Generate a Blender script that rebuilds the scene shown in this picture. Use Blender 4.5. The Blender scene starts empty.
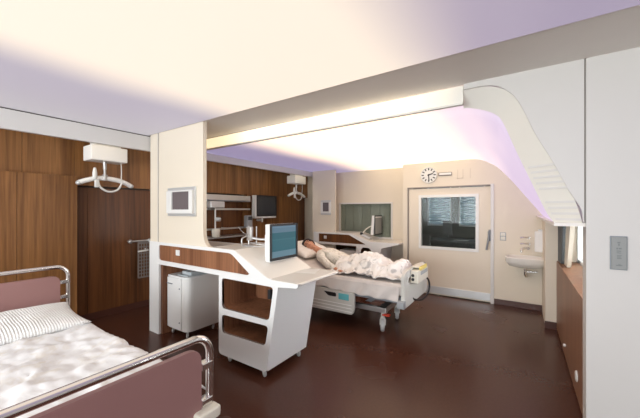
import bpy, bmesh, math, random
from mathutils import Vector, Matrix, noise
random.seed(7)
scene = bpy.context.scene
COL = scene.collection
R = math.radians

# ------------------------------------------------------------------ materials
def new_mat(name):
    m = bpy.data.materials.new(name); m.use_nodes = True
    nt = m.node_tree
    b = nt.nodes.get('Principled BSDF')
    return m, nt, b

def srgb(r, g, b):
    f = lambda c: (c/255/12.92) if c/255 <= .04045 else ((c/255+.055)/1.055)**2.4
    return (f(r), f(g), f(b), 1)

def simple(name, col, rough=.5, metal=0, spec=.5, var=.06, scale=6, bump=0, bscale=120, coat=0):
    m, nt, b = new_mat(name)
    b.inputs['Roughness'].default_value = rough
    b.inputs['Metallic'].default_value = metal
    b.inputs['Specular IOR Level'].default_value = spec
    b.inputs['Coat Weight'].default_value = coat
    tc = nt.nodes.new('ShaderNodeTexCoord')
    n = nt.nodes.new('ShaderNodeTexNoise'); n.inputs['Scale'].default_value = scale; n.inputs['Detail'].default_value = 3
    nt.links.new(tc.outputs['Object'], n.inputs['Vector'])
    mx = nt.nodes.new('ShaderNodeMix'); mx.data_type = 'RGBA'
    nt.links.new(n.outputs['Fac'], mx.inputs['Factor'])
    mx.inputs['A'].default_value = tuple(c*(1-var) for c in col[:3])+(1,)
    mx.inputs['B'].default_value = tuple(min(1, c*(1+var)) for c in col[:3])+(1,)
    nt.links.new(mx.outputs['Result'], b.inputs['Base Color'])
    if bump:
        n2 = nt.nodes.new('ShaderNodeTexNoise'); n2.inputs['Scale'].default_value = bscale
        nt.links.new(tc.outputs['Object'], n2.inputs['Vector'])
        bp = nt.nodes.new('ShaderNodeBump'); bp.inputs['Strength'].default_value = bump; bp.inputs['Distance'].default_value = .01
        nt.links.new(n2.outputs['Fac'], bp.inputs['Height']); nt.links.new(bp.outputs['Normal'], b.inputs['Normal'])
    return m

def wood(name, c1, c2, rough=.38, sx=26, sz=.9):
    m, nt, b = new_mat(name)
    b.inputs['Roughness'].default_value = rough
    b.inputs['Specular IOR Level'].default_value = .35
    tc = nt.nodes.new('ShaderNodeTexCoord')
    oi = nt.nodes.new('ShaderNodeObjectInfo')
    mul = nt.nodes.new('ShaderNodeVectorMath'); mul.operation = 'SCALE'; mul.inputs['Scale'].default_value = 17
    cmb = nt.nodes.new('ShaderNodeCombineXYZ')
    for k in range(3): nt.links.new(oi.outputs['Random'], cmb.inputs[k])
    nt.links.new(cmb.outputs[0], mul.inputs[0])
    add = nt.nodes.new('ShaderNodeVectorMath'); add.operation = 'ADD'
    nt.links.new(tc.outputs['Object'], add.inputs[0]); nt.links.new(mul.outputs[0], add.inputs[1])
    mp = nt.nodes.new('ShaderNodeMapping'); mp.inputs['Scale'].default_value = (sx, sx, sz)
    nt.links.new(add.outputs[0], mp.inputs['Vector'])
    n = nt.nodes.new('ShaderNodeTexNoise'); n.inputs['Scale'].default_value = 1; n.inputs['Detail'].default_value = 6; n.inputs['Roughness'].default_value = .6
    n.inputs['Distortion'].default_value = .4
    nt.links.new(mp.outputs[0], n.inputs['Vector'])
    mp2 = nt.nodes.new('ShaderNodeMapping'); mp2.inputs['Scale'].default_value = (4.5, 4.5, .25)
    nt.links.new(add.outputs[0], mp2.inputs['Vector'])
    n2 = nt.nodes.new('ShaderNodeTexNoise'); n2.inputs['Scale'].default_value = 1; n2.inputs['Detail'].default_value = 2
    nt.links.new(mp2.outputs[0], n2.inputs['Vector'])
    av = nt.nodes.new('ShaderNodeMath'); av.operation = 'MULTIPLY_ADD'; av.inputs[1].default_value = .55; 
    nt.links.new(n.outputs['Fac'], av.inputs[0])
    h = nt.nodes.new('ShaderNodeMath'); h.operation = 'MULTIPLY'; h.inputs[1].default_value = .45
    nt.links.new(n2.outputs['Fac'], h.inputs[0]); nt.links.new(h.outputs[0], av.inputs[2])
    rp = nt.nodes.new('ShaderNodeValToRGB')
    rp.color_ramp.elements[0].position = .36; rp.color_ramp.elements[0].color = c1
    rp.color_ramp.elements[1].position = .64; rp.color_ramp.elements[1].color = c2
    nt.links.new(av.outputs[0], rp.inputs['Fac'])
    nt.links.new(rp.outputs['Color'], b.inputs['Base Color'])
    return m

def glass_mat(name, tint=(1, 1, 1, 1), fac=.1, rough=.02):
    m = bpy.data.materials.new(name); m.use_nodes = True; nt = m.node_tree; nt.nodes.clear()
    o = nt.nodes.new('ShaderNodeOutputMaterial'); mx = nt.nodes.new('ShaderNodeMixShader')
    t = nt.nodes.new('ShaderNodeBsdfTransparent'); t.inputs['Color'].default_value = tint
    g = nt.nodes.new('ShaderNodeBsdfGlossy'); g.inputs['Roughness'].default_value = rough
    mx.inputs['Fac'].default_value = fac
    nt.links.new(t.outputs[0], mx.inputs[1]); nt.links.new(g.outputs[0], mx.inputs[2]); nt.links.new(mx.outputs[0], o.inputs['Surface'])
    return m

def lightbox(name, stops, strength, base=(.5, .5, .5, 1)):
    """backlit diffuser panel: coloured lamps are laid out in rows along X, so the panel's own glow changes along X"""
    m, nt, b = new_mat(name)
    b.inputs['Base Color'].default_value = base
    b.inputs['Roughness'].default_value = .6
    b.inputs['Specular IOR Level'].default_value = .2
    tc = nt.nodes.new('ShaderNodeTexCoord'); sp = nt.nodes.new('ShaderNodeSeparateXYZ')
    nt.links.new(tc.outputs['Object'], sp.inputs[0])
    n = nt.nodes.new('ShaderNodeTexNoise'); n.inputs['Scale'].default_value = .7; n.inputs['Detail'].default_value = 1
    nt.links.new(tc.outputs['Object'], n.inputs['Vector'])
    ma = nt.nodes.new('ShaderNodeMath'); ma.operation = 'MULTIPLY_ADD'; ma.inputs[1].default_value = .25
    nt.links.new(n.outputs['Fac'], ma.inputs[0]); nt.links.new(sp.outputs['X'], ma.inputs[2])
    mr = nt.nodes.new('ShaderNodeMapRange'); mr.inputs['From Min'].default_value = -4.4+.125; mr.inputs['From Max'].default_value = 1.6+.125
    nt.links.new(ma.outputs[0], mr.inputs['Value'])
    rp = nt.nodes.new('ShaderNodeValToRGB'); rp.color_ramp.interpolation = 'EASE'
    els = rp.color_ramp.elements
    while len(els) < len(stops): els.new(.5)
    for e, (x, c) in zip(els, stops):
        e.position = (x+4.4)/6.0; e.color = c+(1,)
    nt.links.new(mr.outputs['Result'], rp.inputs['Fac'])
    nt.links.new(rp.outputs['Color'], b.inputs['Emission Color'])
    b.inputs['Emission Strength'].default_value = strength
    return m

def emit(name, col, s):
    m, nt, b = new_mat(name)
    b.inputs['Base Color'].default_value = (.6, .6, .6, 1)
    b.inputs['Emission Color'].default_value = col; b.inputs['Emission Strength'].default_value = s
    return m

M = {}
M['wall'] = simple('cream_wall', (.74, .66, .54, 1), .55, var=.015)
M['white_wall'] = simple('white_wall', (.60, .575, .545, 1), .5, var=.012)
M['soffit'] = simple('soffit_paint', (.80, .755, .70, 1), .55, var=.02)
M['trim'] = simple('trim_white', (.68, .66, .635, 1), .4, var=.02)
M['gap'] = simple('dark_gap', (.06, .055, .05, 1), .7)
M['floor'] = None
M['wood'] = wood('walnut', srgb(98, 62, 32), srgb(158, 110, 64))
M['wood_dark'] = wood('walnut_dark', srgb(76, 46, 24), srgb(120, 76, 42))
M['wood_desk'] = wood('walnut_desk', srgb(100, 62, 42), srgb(156, 108, 78), sx=40)
M['wood_wains'] = wood('walnut_wainscot', srgb(118, 82, 60), srgb(146, 104, 78))
M['wood_light'] = wood('walnut_light', srgb(122, 76, 48), srgb(160, 108, 74))
M['laminate'] = simple('white_laminate', (.78, .775, .76, 1), .3, var=.01)
M['worktop'] = simple('worktop', (.80, .765, .70, 1), .25, var=.015)
M['plastic'] = simple('white_plastic', (.74, .73, .70, 1), .35, var=.02)
M['bright_plastic'] = simple('bright_plastic', (.86, .85, .83, 1), .35, var=.01)
M['cream_plastic'] = simple('cream_plastic', (.70, .66, .56, 1), .4, var=.03)
M['grey_plastic'] = simple('grey_plastic', (.30, .31, .32, 1), .4)
M['bed_grey'] = simple('bed_light_grey', (.56, .545, .50, 1), .4, var=.02)
M['black'] = simple('black_plastic', (.012, .012, .014, 1), .4)
M['chrome'] = simple('chrome', (.78, .76, .74, 1), .14, metal=1, var=.03)
M['steel'] = simple('brushed_steel', (.55, .55, .54, 1), .38, metal=.9, var=.05)
M['alu'] = simple('aluminium', (.62, .63, .63, 1), .4, metal=.5, var=.04)
M['steel_dark'] = simple('grey_painted_steel', (.22, .235, .26, 1), .45, metal=.3)
M['frame_grey'] = simple('frame_grey', (.30, .27, .24, 1), .6)
M['plate_grey'] = simple('plate_grey', (.25, .255, .245, 1), .45, var=.04)
M['glass_dimmed'] = glass_mat('dimmed_glass', (.105, .12, .128, 1), .01)  # dark tint added to dim the sky through the office windows
M['mauve'] = simple('mauve_laminate', srgb(150, 112, 108), .35, var=.02)
M['baseboard'] = simple('baseboard_brown', srgb(74, 42, 32), .4, var=.05)
M['rubber'] = simple('rubber', (.10, .10, .10, 1), .7)
M['tyre'] = simple('grey_tyre', (.48, .48, .47, 1), .55)
M['red'] = simple('red_pedal', (.62, .05, .02, 1), .4)
M['yellow'] = simple('yellow_label', (.78, .62, .16, 1), .5)
M['teal'] = simple('teal_keypad', (.12, .42, .46, 1), .4)
M['ceramic'] = simple('ceramic', (.80, .77, .71, 1), .12, var=.01)
M['skin'] = simple('skin', (.56, .27, .165, 1), .5, var=.08, scale=30)
M['hair'] = simple('hair', (.02, .012, .009, 1), .6, var=.4, scale=90)
M['lips'] = simple('lips', (.42, .14, .10, 1), .5)
M['blind'] = simple('blind_white', (.80, .82, .84, 1), .6)
M['blind_dark'] = simple('charcoal_panel', (.085, .095, .10, 1), .6)
M['blind_green'] = simple('green_grey_blind', (.40, .405, .36, 1), .7, var=.15, scale=3)
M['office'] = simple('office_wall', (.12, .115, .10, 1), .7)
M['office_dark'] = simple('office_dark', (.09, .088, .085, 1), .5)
M['paper'] = simple('paper', (.75, .74, .70, 1), .6)
M['ink'] = simple('ink', (.02, .02, .02, 1), .5)
M['ink_soft'] = simple('ink_soft', (.16, .17, .17, 1), .5)
M['ghost'] = simple('unlit_segment', (.66, .58, .475, 1), .5, var=.01)
M['tray'] = simple('tray_grey', (.46, .50, .52, 1), .3)
M['net'] = simple('net_grey', (.20, .17, .15, 1), .8)
M['glass'] = glass_mat('clear_glass', (.93, .95, .95, 1), .06)
M['glass_tint'] = glass_mat('tinted_glass', (.84, .865, .845, 1), .02)
M['glass_grey'] = glass_mat('grey_glass', (.84, .87, .86, 1), .010)
M['frost'] = simple('frosted_band', (.80, .77, .70, 1), .22, var=.02, spec=.6)
M['cove'] = lightbox('cove_lamp', [(-4.4, (.75, .50, .22)), (-3.6, (.80, .64, .40)), (-1.1, (.80, .64, .40)), (-.7, (.34, .26, .15)), (-.4, (.02, .015, .01))], 1.0, (.80, .77, .70, 1))
M['screen_grey'] = simple('screen_grey', (.14, .12, .125, 1), .18, var=.1)
M['screen_off'] = simple('screen_off', (.05, .055, .06, 1), .12, var=.1)

def floor_mat():
    m, nt, b = new_mat('brown_linoleum')
    tc = nt.nodes.new('ShaderNodeTexCoord')
    n = nt.nodes.new('ShaderNodeTexNoise'); n.inputs['Scale'].default_value = 45; n.inputs['Detail'].default_value = 5
    n2 = nt.nodes.new('ShaderNodeTexNoise'); n2.inputs['Scale'].default_value = 1.3; n2.inputs['Detail'].default_value = 3
    for q in (n, n2): nt.links.new(tc.outputs['Object'], q.inputs['Vector'])
    mx = nt.nodes.new('ShaderNodeMix'); mx.data_type = 'RGBA'
    mx.inputs['A'].default_value = srgb(68, 39, 28); mx.inputs['B'].default_value = srgb(82, 48, 35)
    nt.links.new(n.outputs['Fac'], mx.inputs['Factor'])
    nt.links.new(mx.outputs['Result'], b.inputs['Base Color'])
    mr = nt.nodes.new('ShaderNodeMapRange'); mr.inputs['To Min'].default_value = .20; mr.inputs['To Max'].default_value = .32
    nt.links.new(n2.outputs['Fac'], mr.inputs['Value']); nt.links.new(mr.outputs['Result'], b.inputs['Roughness'])
    b.inputs['Specular IOR Level'].default_value = .32
    return m
M['floor'] = floor_mat()

def linen(name, c1, c2, scale=9, stripes=False, lo=.52, hi=.66):
    m, nt, b = new_mat(name)
    b.inputs['Roughness'].default_value = .85; b.inputs['Specular IOR Level'].default_value = .15
    tc = nt.nodes.new('ShaderNodeTexCoord')
    n = nt.nodes.new('ShaderNodeTexNoise'); n.inputs['Scale'].default_value = scale; n.inputs['Detail'].default_value = 4; n.inputs['Distortion'].default_value = 1.2
    nt.links.new(tc.outputs['Object'], n.inputs['Vector'])
    rp = nt.nodes.new('ShaderNodeValToRGB')
    rp.color_ramp.elements[0].position = lo; rp.color_ramp.elements[0].color = c1
    rp.color_ramp.elements[1].position = hi; rp.color_ramp.elements[1].color = c2
    nt.links.new(n.outputs['Fac'], rp.inputs['Fac'])
    src = rp.outputs['Color']
    if stripes:
        w = nt.nodes.new('ShaderNodeTexWave'); w.inputs['Scale'].default_value = 19; w.inputs['Distortion'].default_value = .6
        w.bands_direction = 'Y'
        nt.links.new(tc.outputs['Object'], w.inputs['Vector'])
        mx = nt.nodes.new('ShaderNodeMix'); mx.data_type = 'RGBA'; mx.blend_type = 'MULTIPLY'
        r2 = nt.nodes.new('ShaderNodeValToRGB')
        r2.color_ramp.elements[0].position = .0; r2.color_ramp.elements[0].color = (.88, .875, .86, 1)
        r2.color_ramp.elements[1].position = .35; r2.color_ramp.elements[1].color = (1, 1, 1, 1)
        nt.links.new(w.outputs['Fac'], r2.inputs['Fac'])
        mx.inputs['Factor'].default_value = 1
        nt.links.new(src, mx.inputs['A']); nt.links.new(r2.outputs['Color'], mx.inputs['B'])
        src = mx.outputs['Result']
        bp = nt.nodes.new('ShaderNodeBump'); bp.inputs['Strength'].default_value = .4; bp.inputs['Distance'].default_value = .01
        nt.links.new(w.outputs['Fac'], bp.inputs['Height']); nt.links.new(bp.outputs['Normal'], b.inputs['Normal'])
    nt.links.new(src, b.inputs['Base Color'])
    return m
M['cover'] = linen('printed_cover', (.74, .74, .745, 1), (.69, .665, .625, 1), 11)
M['pillow_strip'] = linen('striped_pillow', (.80, .80, .79, 1), (.76, .75, .73, 1), 4, True)
M['pillow_warm'] = linen('plain_pillow', (.80, .76, .70, 1), (.75, .70, .64, 1), 5)
M['blanket'] = linen('patterned_blanket', (.78, .755, .72, 1), (.46, .45, .44, 1), 8, lo=.54, hi=.66)
M['sheet'] = linen('grey_sheet', (.64, .59, .555, 1), (.58, .53, .50, 1), 4)
M['gown'] = linen('printed_gown', (.78, .74, .66, 1), (.52, .48, .41, 1), 22, lo=.5, hi=.68)

def screen_mat():
    m, nt, b = new_mat('teal_screen')
    b.inputs['Base Color'].default_value = (.02, .03, .035, 1); b.inputs['Roughness'].default_value = .15
    tc = nt.nodes.new('ShaderNodeTexCoord'); sp = nt.nodes.new('ShaderNodeSeparateXYZ')
    nt.links.new(tc.outputs['Generated'], sp.inputs[0])
    rp = nt.nodes.new('ShaderNodeValToRGB'); rp.color_ramp.interpolation = 'CONSTANT'
    e = rp.color_ramp.elements
    for _ in range(4): e.new(.5)
    for q, (p, c) in zip(e, [(0, srgb(92, 122, 136)), (.20, srgb(44, 92, 104)), (.55, srgb(48, 98, 108)), (.58, srgb(40, 88, 100)), (.78, srgb(86, 112, 130)), (.93, srgb(98, 122, 140))]):
        q.position = p; q.color = c
    nt.links.new(sp.outputs['Z'], rp.inputs['Fac'])
    nt.links.new(rp.outputs['Color'], b.inputs['Emission Color']); b.inputs['Emission Strength'].default_value = .85
    return m
M['screen_teal'] = screen_mat()
WHITE = (.80, .68, .565); PUR = (.36, .30, .46); LAV = (.56, .43, .68)
M['ceil_near'] = lightbox('luminous_ceiling_near', [(-4.4, (.36, .335, .36)), (-3.0, (.33, .295, .36)), (-2.35, WHITE), (-.85, WHITE), (-.15, (.31, .26, .345)), (.3, (.26, .215, .31)), (1.6, (.28, .235, .33))], 1.0, (.22, .22, .22, 1))
M['ceil_far'] = lightbox('luminous_ceiling_far', [(-4.4, (.24, .205, .34)), (-3.5, (.24, .20, .33)), (-2.6, (1.35, 1.05, .78)), (-1.0, (1.35, 1.05, .78)), (-.45, (.75, .60, .68)), (-.05, (.52, .42, .58)), (.5, (.50, .38, .58))], 1.0, (.25, .25, .25, 1))

# ------------------------------------------------------------------ mesh builder
class B:
    def __init__(s): s.bm = bmesh.new()
    def box(s, x0, x1, y0, y1, z0, z1, bev=0, seg=2, rot=None, piv=None):
        t = bmesh.new(); bmesh.ops.create_cube(t, size=1)
        for v in t.verts:
            v.co = Vector(((x0+x1)/2+v.co.x*(x1-x0), (y0+y1)/2+v.co.y*(y1-y0), (z0+z1)/2+v.co.z*(z1-z0)))
        if bev: bmesh.ops.bevel(t, geom=t.edges[:], offset=bev, segments=seg, affect='EDGES', profile=.6)
        if rot:
            p = Vector(piv) if piv else Vector(((x0+x1)/2, (y0+y1)/2, (z0+z1)/2))
            for v in t.verts: v.co = p+rot @ (v.co-p)
        s._add(t); return s
    def _add(s, t):
        me = bpy.data.meshes.new('t'); t.to_mesh(me); t.free(); s.bm.from_mesh(me); bpy.data.meshes.remove(me)
    def cyl(s, p0, p1, r0, r1=None, n=20, bev=0):
        r1 = r0 if r1 is None else r1
        p0, p1 = Vector(p0), Vector(p1); d = p1-p0
        t = bmesh.new(); bmesh.ops.create_cone(t, cap_ends=True, segments=n, radius1=r0, radius2=r1, depth=d.length)
        if bev: bmesh.ops.bevel(t, geom=[e for e in t.edges if len(e.link_faces) == 2 and any(len(f.verts) > 4 for f in e.link_faces)], offset=bev, segments=2, affect='EDGES')
        q = Vector((0, 0, 1)).rotation_difference(d.normalized())
        for v in t.verts: v.co = (p0+p1)/2+q @ v.co
        s._add(t); return s
    def ball(s, c, rx, ry=None, rz=None, u=20, v=12):
        ry = rx if ry is None else ry; rz = rx if rz is None else rz
        t = bmesh.new(); bmesh.ops.create_uvsphere(t, u_segments=u, v_segments=v, radius=1)
        for w in t.verts: w.co = Vector((c[0]+w.co.x*rx, c[1]+w.co.y*ry, c[2]+w.co.z*rz))
        s._add(t); return s
    def tube(s, pts, r, n=12, smooth=0, cap=True):
        P = [Vector(p) for p in pts]
        if smooth:
            out = []
            for i in range(len(P)-1):
                a, b, c, d = P[max(0, i-1)], P[i], P[i+1], P[min(len(P)-1, i+2)]
                for k in range(smooth):
                    t = k/smooth
                    out.append(.5*((2*b)+(c-a)*t+(2*a-5*b+4*c-d)*t*t+(3*b-a-3*c+d)*t**3))
            P = out+[P[-1]]
        rr = r if callable(r) else (lambda t: r)
        rings = []; prev = None
        for i, p in enumerate(P):
            d = (P[min(i+1, len(P)-1)]-P[max(i-1, 0)]).normalized()
            if prev is None:
                a = d.orthogonal().normalized()
            else:
                a = (prev-d*prev.dot(d)).normalized()
            prev = a; b = d.cross(a)
            q = rr(i/(len(P)-1))
            rings.append([s.bm.verts.new(p+(a*math.cos(2*math.pi*k/n)+b*math.sin(2*math.pi*k/n))*q) for k in range(n)])
        for i in range(len(rings)-1):
            for k in range(n):
                s.bm.faces.new((rings[i][k], rings[i][(k+1) % n], rings[i+1][(k+1) % n], rings[i+1][k]))
        if cap:
            s.bm.faces.new(rings[0][::-1]); s.bm.faces.new(rings[-1])
        return s
    def plate(s, outer, holes, fn, thick):
        """flat outline with holes in 2D, mapped by fn(a, b, depth) and given a thickness"""
        t = bmesh.new(); eds = []
        for loop in [outer]+list(holes):
            vs = [t.verts.new((p[0], p[1], 0)) for p in loop]
            eds += [t.edges.new((vs[i], vs[(i+1) % len(vs)])) for i in range(len(vs))]
        bmesh.ops.triangle_fill(t, use_beauty=True, use_dissolve=False, edges=eds)
        ret = bmesh.ops.extrude_face_region(t, geom=t.faces[:])
        for g in ret['geom']:
            if isinstance(g, bmesh.types.BMVert): g.co.z = thick
        for v in t.verts: v.co = Vector(fn(v.co.x, v.co.y, v.co.z))
        s._add(t); return s
    def grid(s, fn, nu, nv, thick=0):
        V = [[s.bm.verts.new(fn(i/nu, j/nv)) for j in range(nv+1)] for i in range(nu+1)]
        for i in range(nu):
            for j in range(nv):
                s.bm.faces.new((V[i][j], V[i+1][j], V[i+1][j+1], V[i][j+1]))
        return s
    def loft(s, rings, cap=True, close=True):
        VR = [[s.bm.verts.new(p) for p in r] for r in rings]
        n = len(VR[0])
        for i in range(len(VR)-1):
            for k in range(n if close else n-1):
                s.bm.faces.new((VR[i][k], VR[i][(k+1) % n], VR[i+1][(k+1) % n], VR[i+1][k]))
        if cap:
            s.bm.faces.new(VR[0][::-1]); s.bm.faces.new(VR[-1])
        return s
    def spin(s, prof, c, n=24, axis='z'):
        rings = []
        for k in range(n):
            a = 2*math.pi*k/n
            ring = []
            for r, h in prof:
                if axis == 'z': q = (c[0]+r*math.cos(a), c[1]+r*math.sin(a), c[2]+h)
                elif axis == 'y': q = (c[0]+r*math.cos(a), c[1]+h, c[2]+r*math.sin(a))
                else: q = (c[0]+h, c[1]+r*math.cos(a), c[2]+r*math.sin(a))
                ring.append(s.bm.verts.new(q))
            rings.append(ring)
        m = len(prof)
        for k in range(n):
            for j in range(m-1):
                s.bm.faces.new((rings[k][j], rings[(k+1) % n][j], rings[(k+1) % n][j+1], rings[k][j+1]))
        return s
    def build(s, name, mat, parent=None, origin=None, smooth=False, solid=0, sub=0):
        bmesh.ops.remove_doubles(s.bm, verts=s.bm.verts[:], dist=1e-6)
        bmesh.ops.recalc_face_normals(s.bm, faces=s.bm.faces[:])
        xs = [v.co for v in s.bm.verts]
        lo = Vector((min(v.x for v in xs), min(v.y for v in xs), min(v.z for v in xs)))
        hi = Vector((max(v.x for v in xs), max(v.y for v in xs), max(v.z for v in xs)))
        if origin is None: o = Vector(((lo.x+hi.x)/2, (lo.y+hi.y)/2, lo.z))
        else: o = Vector(origin)
        bmesh.ops.translate(s.bm, verts=s.bm.verts[:], vec=-o)
        me = bpy.data.meshes.new(name); s.bm.to_mesh(me); s.bm.free()
        me.materials.append(mat if not isinstance(mat, str) else M[mat])
        ob = bpy.data.objects.new(name, me); COL.objects.link(ob)
        if smooth:
            for p in me.polygons: p.use_smooth = True
            me.set_sharp_from_angle(angle=R(40))
        if parent:
            ob.parent = parent; ob.location = o-world(parent)
        else: ob.location = o
        if solid:
            md = ob.modifiers.new('solid', 'SOLIDIFY'); md.thickness = abs(solid); md.offset = 1 if solid > 0 else -1
        if sub:
            md = ob.modifiers.new('sub', 'SUBSURF'); md.levels = sub; md.render_levels = sub
        return ob

def world(o):
    p = Vector(o.location)
    while o.parent: o = o.parent; p = p+Vector(o.location)
    return p
def tag(o, label, cat, group=None):
    o['label'] = label; o['category'] = cat
    if group: o['group'] = group
    return o
def thing(name, loc, label, cat, group=None):
    o = bpy.data.objects.new(name, None); COL.objects.link(o); o.location = loc; o.empty_display_size = .1
    return tag(o, label, cat, group)
def struct(o, label=None):
    o['kind'] = 'structure'
    if label: o['label'] = label
    return o
def kids(o): return [c for c in bpy.data.objects if c.parent == o]
def copy_tree(o, parent=None):
    c = o.copy(); COL.objects.link(c)
    if parent: c.parent = parent
    for k in kids(o): copy_tree(k, c)
    return c
def S(name, b, mat, parent=None, smooth=False, **k):
    o = b.build(name, mat, parent, origin=(0, 0, 0) if parent is None else None, smooth=smooth, **k)
    if parent is None: o['kind'] = 'structure'
    return o
def rounded(poly, r, n=5, only=None):
    """round the corners of a 2D polygon"""
    out = []; L = len(poly)
    for i, p in enumerate(poly):
        rr = r if only is None else only.get(i, 0)
        if rr <= 0: out.append(p); continue
        P = Vector(p); A = Vector(poly[i-1]); C = Vector(poly[(i+1) % L])
        a = (A-P).normalized(); c = (C-P).normalized()
        d = min(rr, (A-P).length*.45, (C-P).length*.45)
        p0 = P+a*d; p1 = P+c*d
        for k in range(n+1):
            t = k/n
            q = (1-t)**2*p0+2*t*(1-t)*P+t*t*p1
            out.append((q.x, q.y))
    return out
XZ = lambda y0: (lambda a, b, d: (a, y0+d, b))
YZ = lambda x0: (lambda a, b, d: (x0+d, a, b))
XY = lambda z0: (lambda a, b, d: (a, b, z0+d))

# ------------------------------------------------------------------ the room
CZ = 2.625      # luminous ceiling of the near bay
S('floor', B().box(-5.5, 3.2, -3.2, 10.2, -.1, 0), 'floor')
S('ceiling', B().box(-4.2, 3.1, -3.1, 2.10, CZ, CZ+.05), 'ceil_near')
S('ceiling', B().box(-5.5, 3.2, -3.2, 10.2, 2.95, 3.05), 'white_wall')
# headwall recess lid
S('ceiling', B().box(-5.4, -4.24, -3.1, 7.2, 2.62, 2.66), 'trim')
S('wall_left', B().box(-5.5, -5.38, -3.2, 10.2, 0, 2.95), 'wall')
S('wall_right', B().box(3.1, 3.2, -3.2, 2.7, 0, 2.95), 'white_wall')
# wall behind the camera with its long window opening
b = B()
b.plate([(-5.4, 0), (3.1, 0), (3.1, 2.95), (-5.4, 2.95)], [[(-5.05, .95), (1.9, .95), (1.9, 2.35), (-5.05, 2.35)]], XZ(-3.2), .1)
S('wall_front', b, 'white_wall')
w3 = S('window_3', B().plate([(-5.05, .95), (1.9, .95), (1.9, 2.35), (-5.05, 2.35)], [[(-4.99+k*1.38, 1.01), (-4.99+k*1.38+1.28, 1.01), (-4.99+k*1.38+1.28, 2.29), (-4.99+k*1.38, 2.29)] for k in range(5)], XZ(-3.18), .06), 'trim')
for k in range(5):
    B().box(-4.99+k*1.38, -4.99+k*1.38+1.28, -3.155, -3.145, 1.01, 2.29).build('window_pane', 'glass', w3)

# trims: white bulkhead above the headwall, soffit, cove lamp
S('trim_1', B().box(-4.24, -4.19, -3.1, 7.1, 2.415, 2.611, .006), 'trim')
S('trim_2', B().box(-4.235, -4.215, -3.1, 7.1, 2.611, CZ), 'gap')
b = B()
b.loft([[(-4.24, 2.10, 2.63), (3.1, 2.10, 2.63), (3.1, 2.10, 2.72), (-4.24, 2.10, 2.72)],
        [(-4.24, 2.72, 2.655), (3.1, 2.72, 2.655), (3.1, 2.72, 2.75), (-4.24, 2.72, 2.75)]])
S('trim_3', b, 'soffit')
# unseen lamp strip added behind the bulkhead to brighten the headwall recess
M['added_recess_lamp'] = emit('added_recess_lamp', (1, .86, .68, 1), 3.2)
for ya, yb in ((-3.0, 2.0), (2.2, 7.0)):
    S('trim_15', B().box(-4.42, -4.34, ya, yb, 2.595, 2.621), 'added_recess_lamp')
# column that carries the near workstation
b = B()
col = [(-4.17, 0), (-3.945, 0), (-3.945, 1.18), (-2.90, 1.18), (-2.90, 1.203), (-2.94, 1.215), (-2.98, 1.25), (-3.005, 1.30), (-3.015, 1.38), (-3.015, 2.64), (-4.17, 2.64)]
b.plate(col, [], XZ(2.115), .045)
wc = S('wall_column', b, 'wall')
wc['label'] = 'cream column rising from the near workstation to the soffit'
S('trim_5', B().plate(rounded([(-4.20, 0), (-3.955, 0), (-3.955, 2.63), (-4.20, 2.63)], 0), [], lambda a, bb, d: (a, (2.10+d if a > -4.1 else 2.20+d), bb), .012), 'white_wall')

# white wall to the right with the curved cut-out for the canopy
outer = [(-.40, 2.608), (-.35, 2.61), (-.20, 2.60), (-.10, 2.54), (-.02, 2.43), (.08, 2.18), (.18, 1.97), (.27, 1.76), (.335, 1.63), (.345, 1.545)]
def dense(pts, k=6):
    P = [Vector(p) for p in pts]; out = []
    for i in range(len(P)-1):
        a, bq, c, d = P[max(0, i-1)], P[i], P[i+1], P[min(len(P)-1, i+2)]
        for j in range(k):
            t = j/k
            out.append(.5*((2*bq)+(c-a)*t+(2*a-5*bq+4*c-d)*t*t+(3*bq-a-3*c+d)*t**3))
    return [tuple(p) for p in out]+[tuple(P[-1])]
outerD = dense(outer)
wall_poly = outerD+[(.352, 1.53), (.352, 2.66), (-.40, 2.66)]
S('wall_middle', B().plate(wall_poly, [], XZ(2.72), .10), 'white_wall')
S('wall_middle', B().box(.362, 3.1, 2.72, 2.86, 0, 2.70, .004), 'white_wall')
S('trim_6', B().box(.350, .364, 2.735, 2.80, 1.53, 2.66), 'frame_grey')
S('trim_7', B().box(.372, .384, 2.86, 2.92, .93, 1.54), 'blind_dark')

# canopy: luminous skin lofted from front curve to the back wall
front = [(-4.2, 2.53), (-3.0, 2.53), (-2.0, 2.53), (-1.0, 2.53), (-.60, 2.53), (-.38, 2.525), (-.28, 2.49), (-.19, 2.43), (-.13, 2.35), (-.03, 2.10), (.06, 1.87), (.16, 1.62), (.20, 1.53)]
back = [(-4.2, 2.53), (-3.2, 2.53), (-2.4, 2.53), (-1.6, 2.53), (-1.1, 2.53), (-.78, 2.53), (-.60, 2.50), (-.46, 2.43), (-.33, 2.33), (-.13, 2.09), (.05, 1.84), (.24, 1.58), (.32, 1.47)]
fD, bD = dense(front, 5), dense(back, 5)
b = B()
rows = []
for k in range(9):
    t = k/8; e = t
    rows.append([(f[0]*(1-e)+q[0]*e, 2.86+(6.0-2.86)*t, f[1]*(1-e)+q[1]*e) for f, q in zip(fD, bD)])
b.loft(rows, cap=False, close=False)
S('ceiling', b, 'ceil_far', smooth=True, solid=.012)
S('ceiling', B().box(-4.2, -1.98, 5.98, 6.5, 2.532, 2.545), 'ceil_far')
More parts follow.
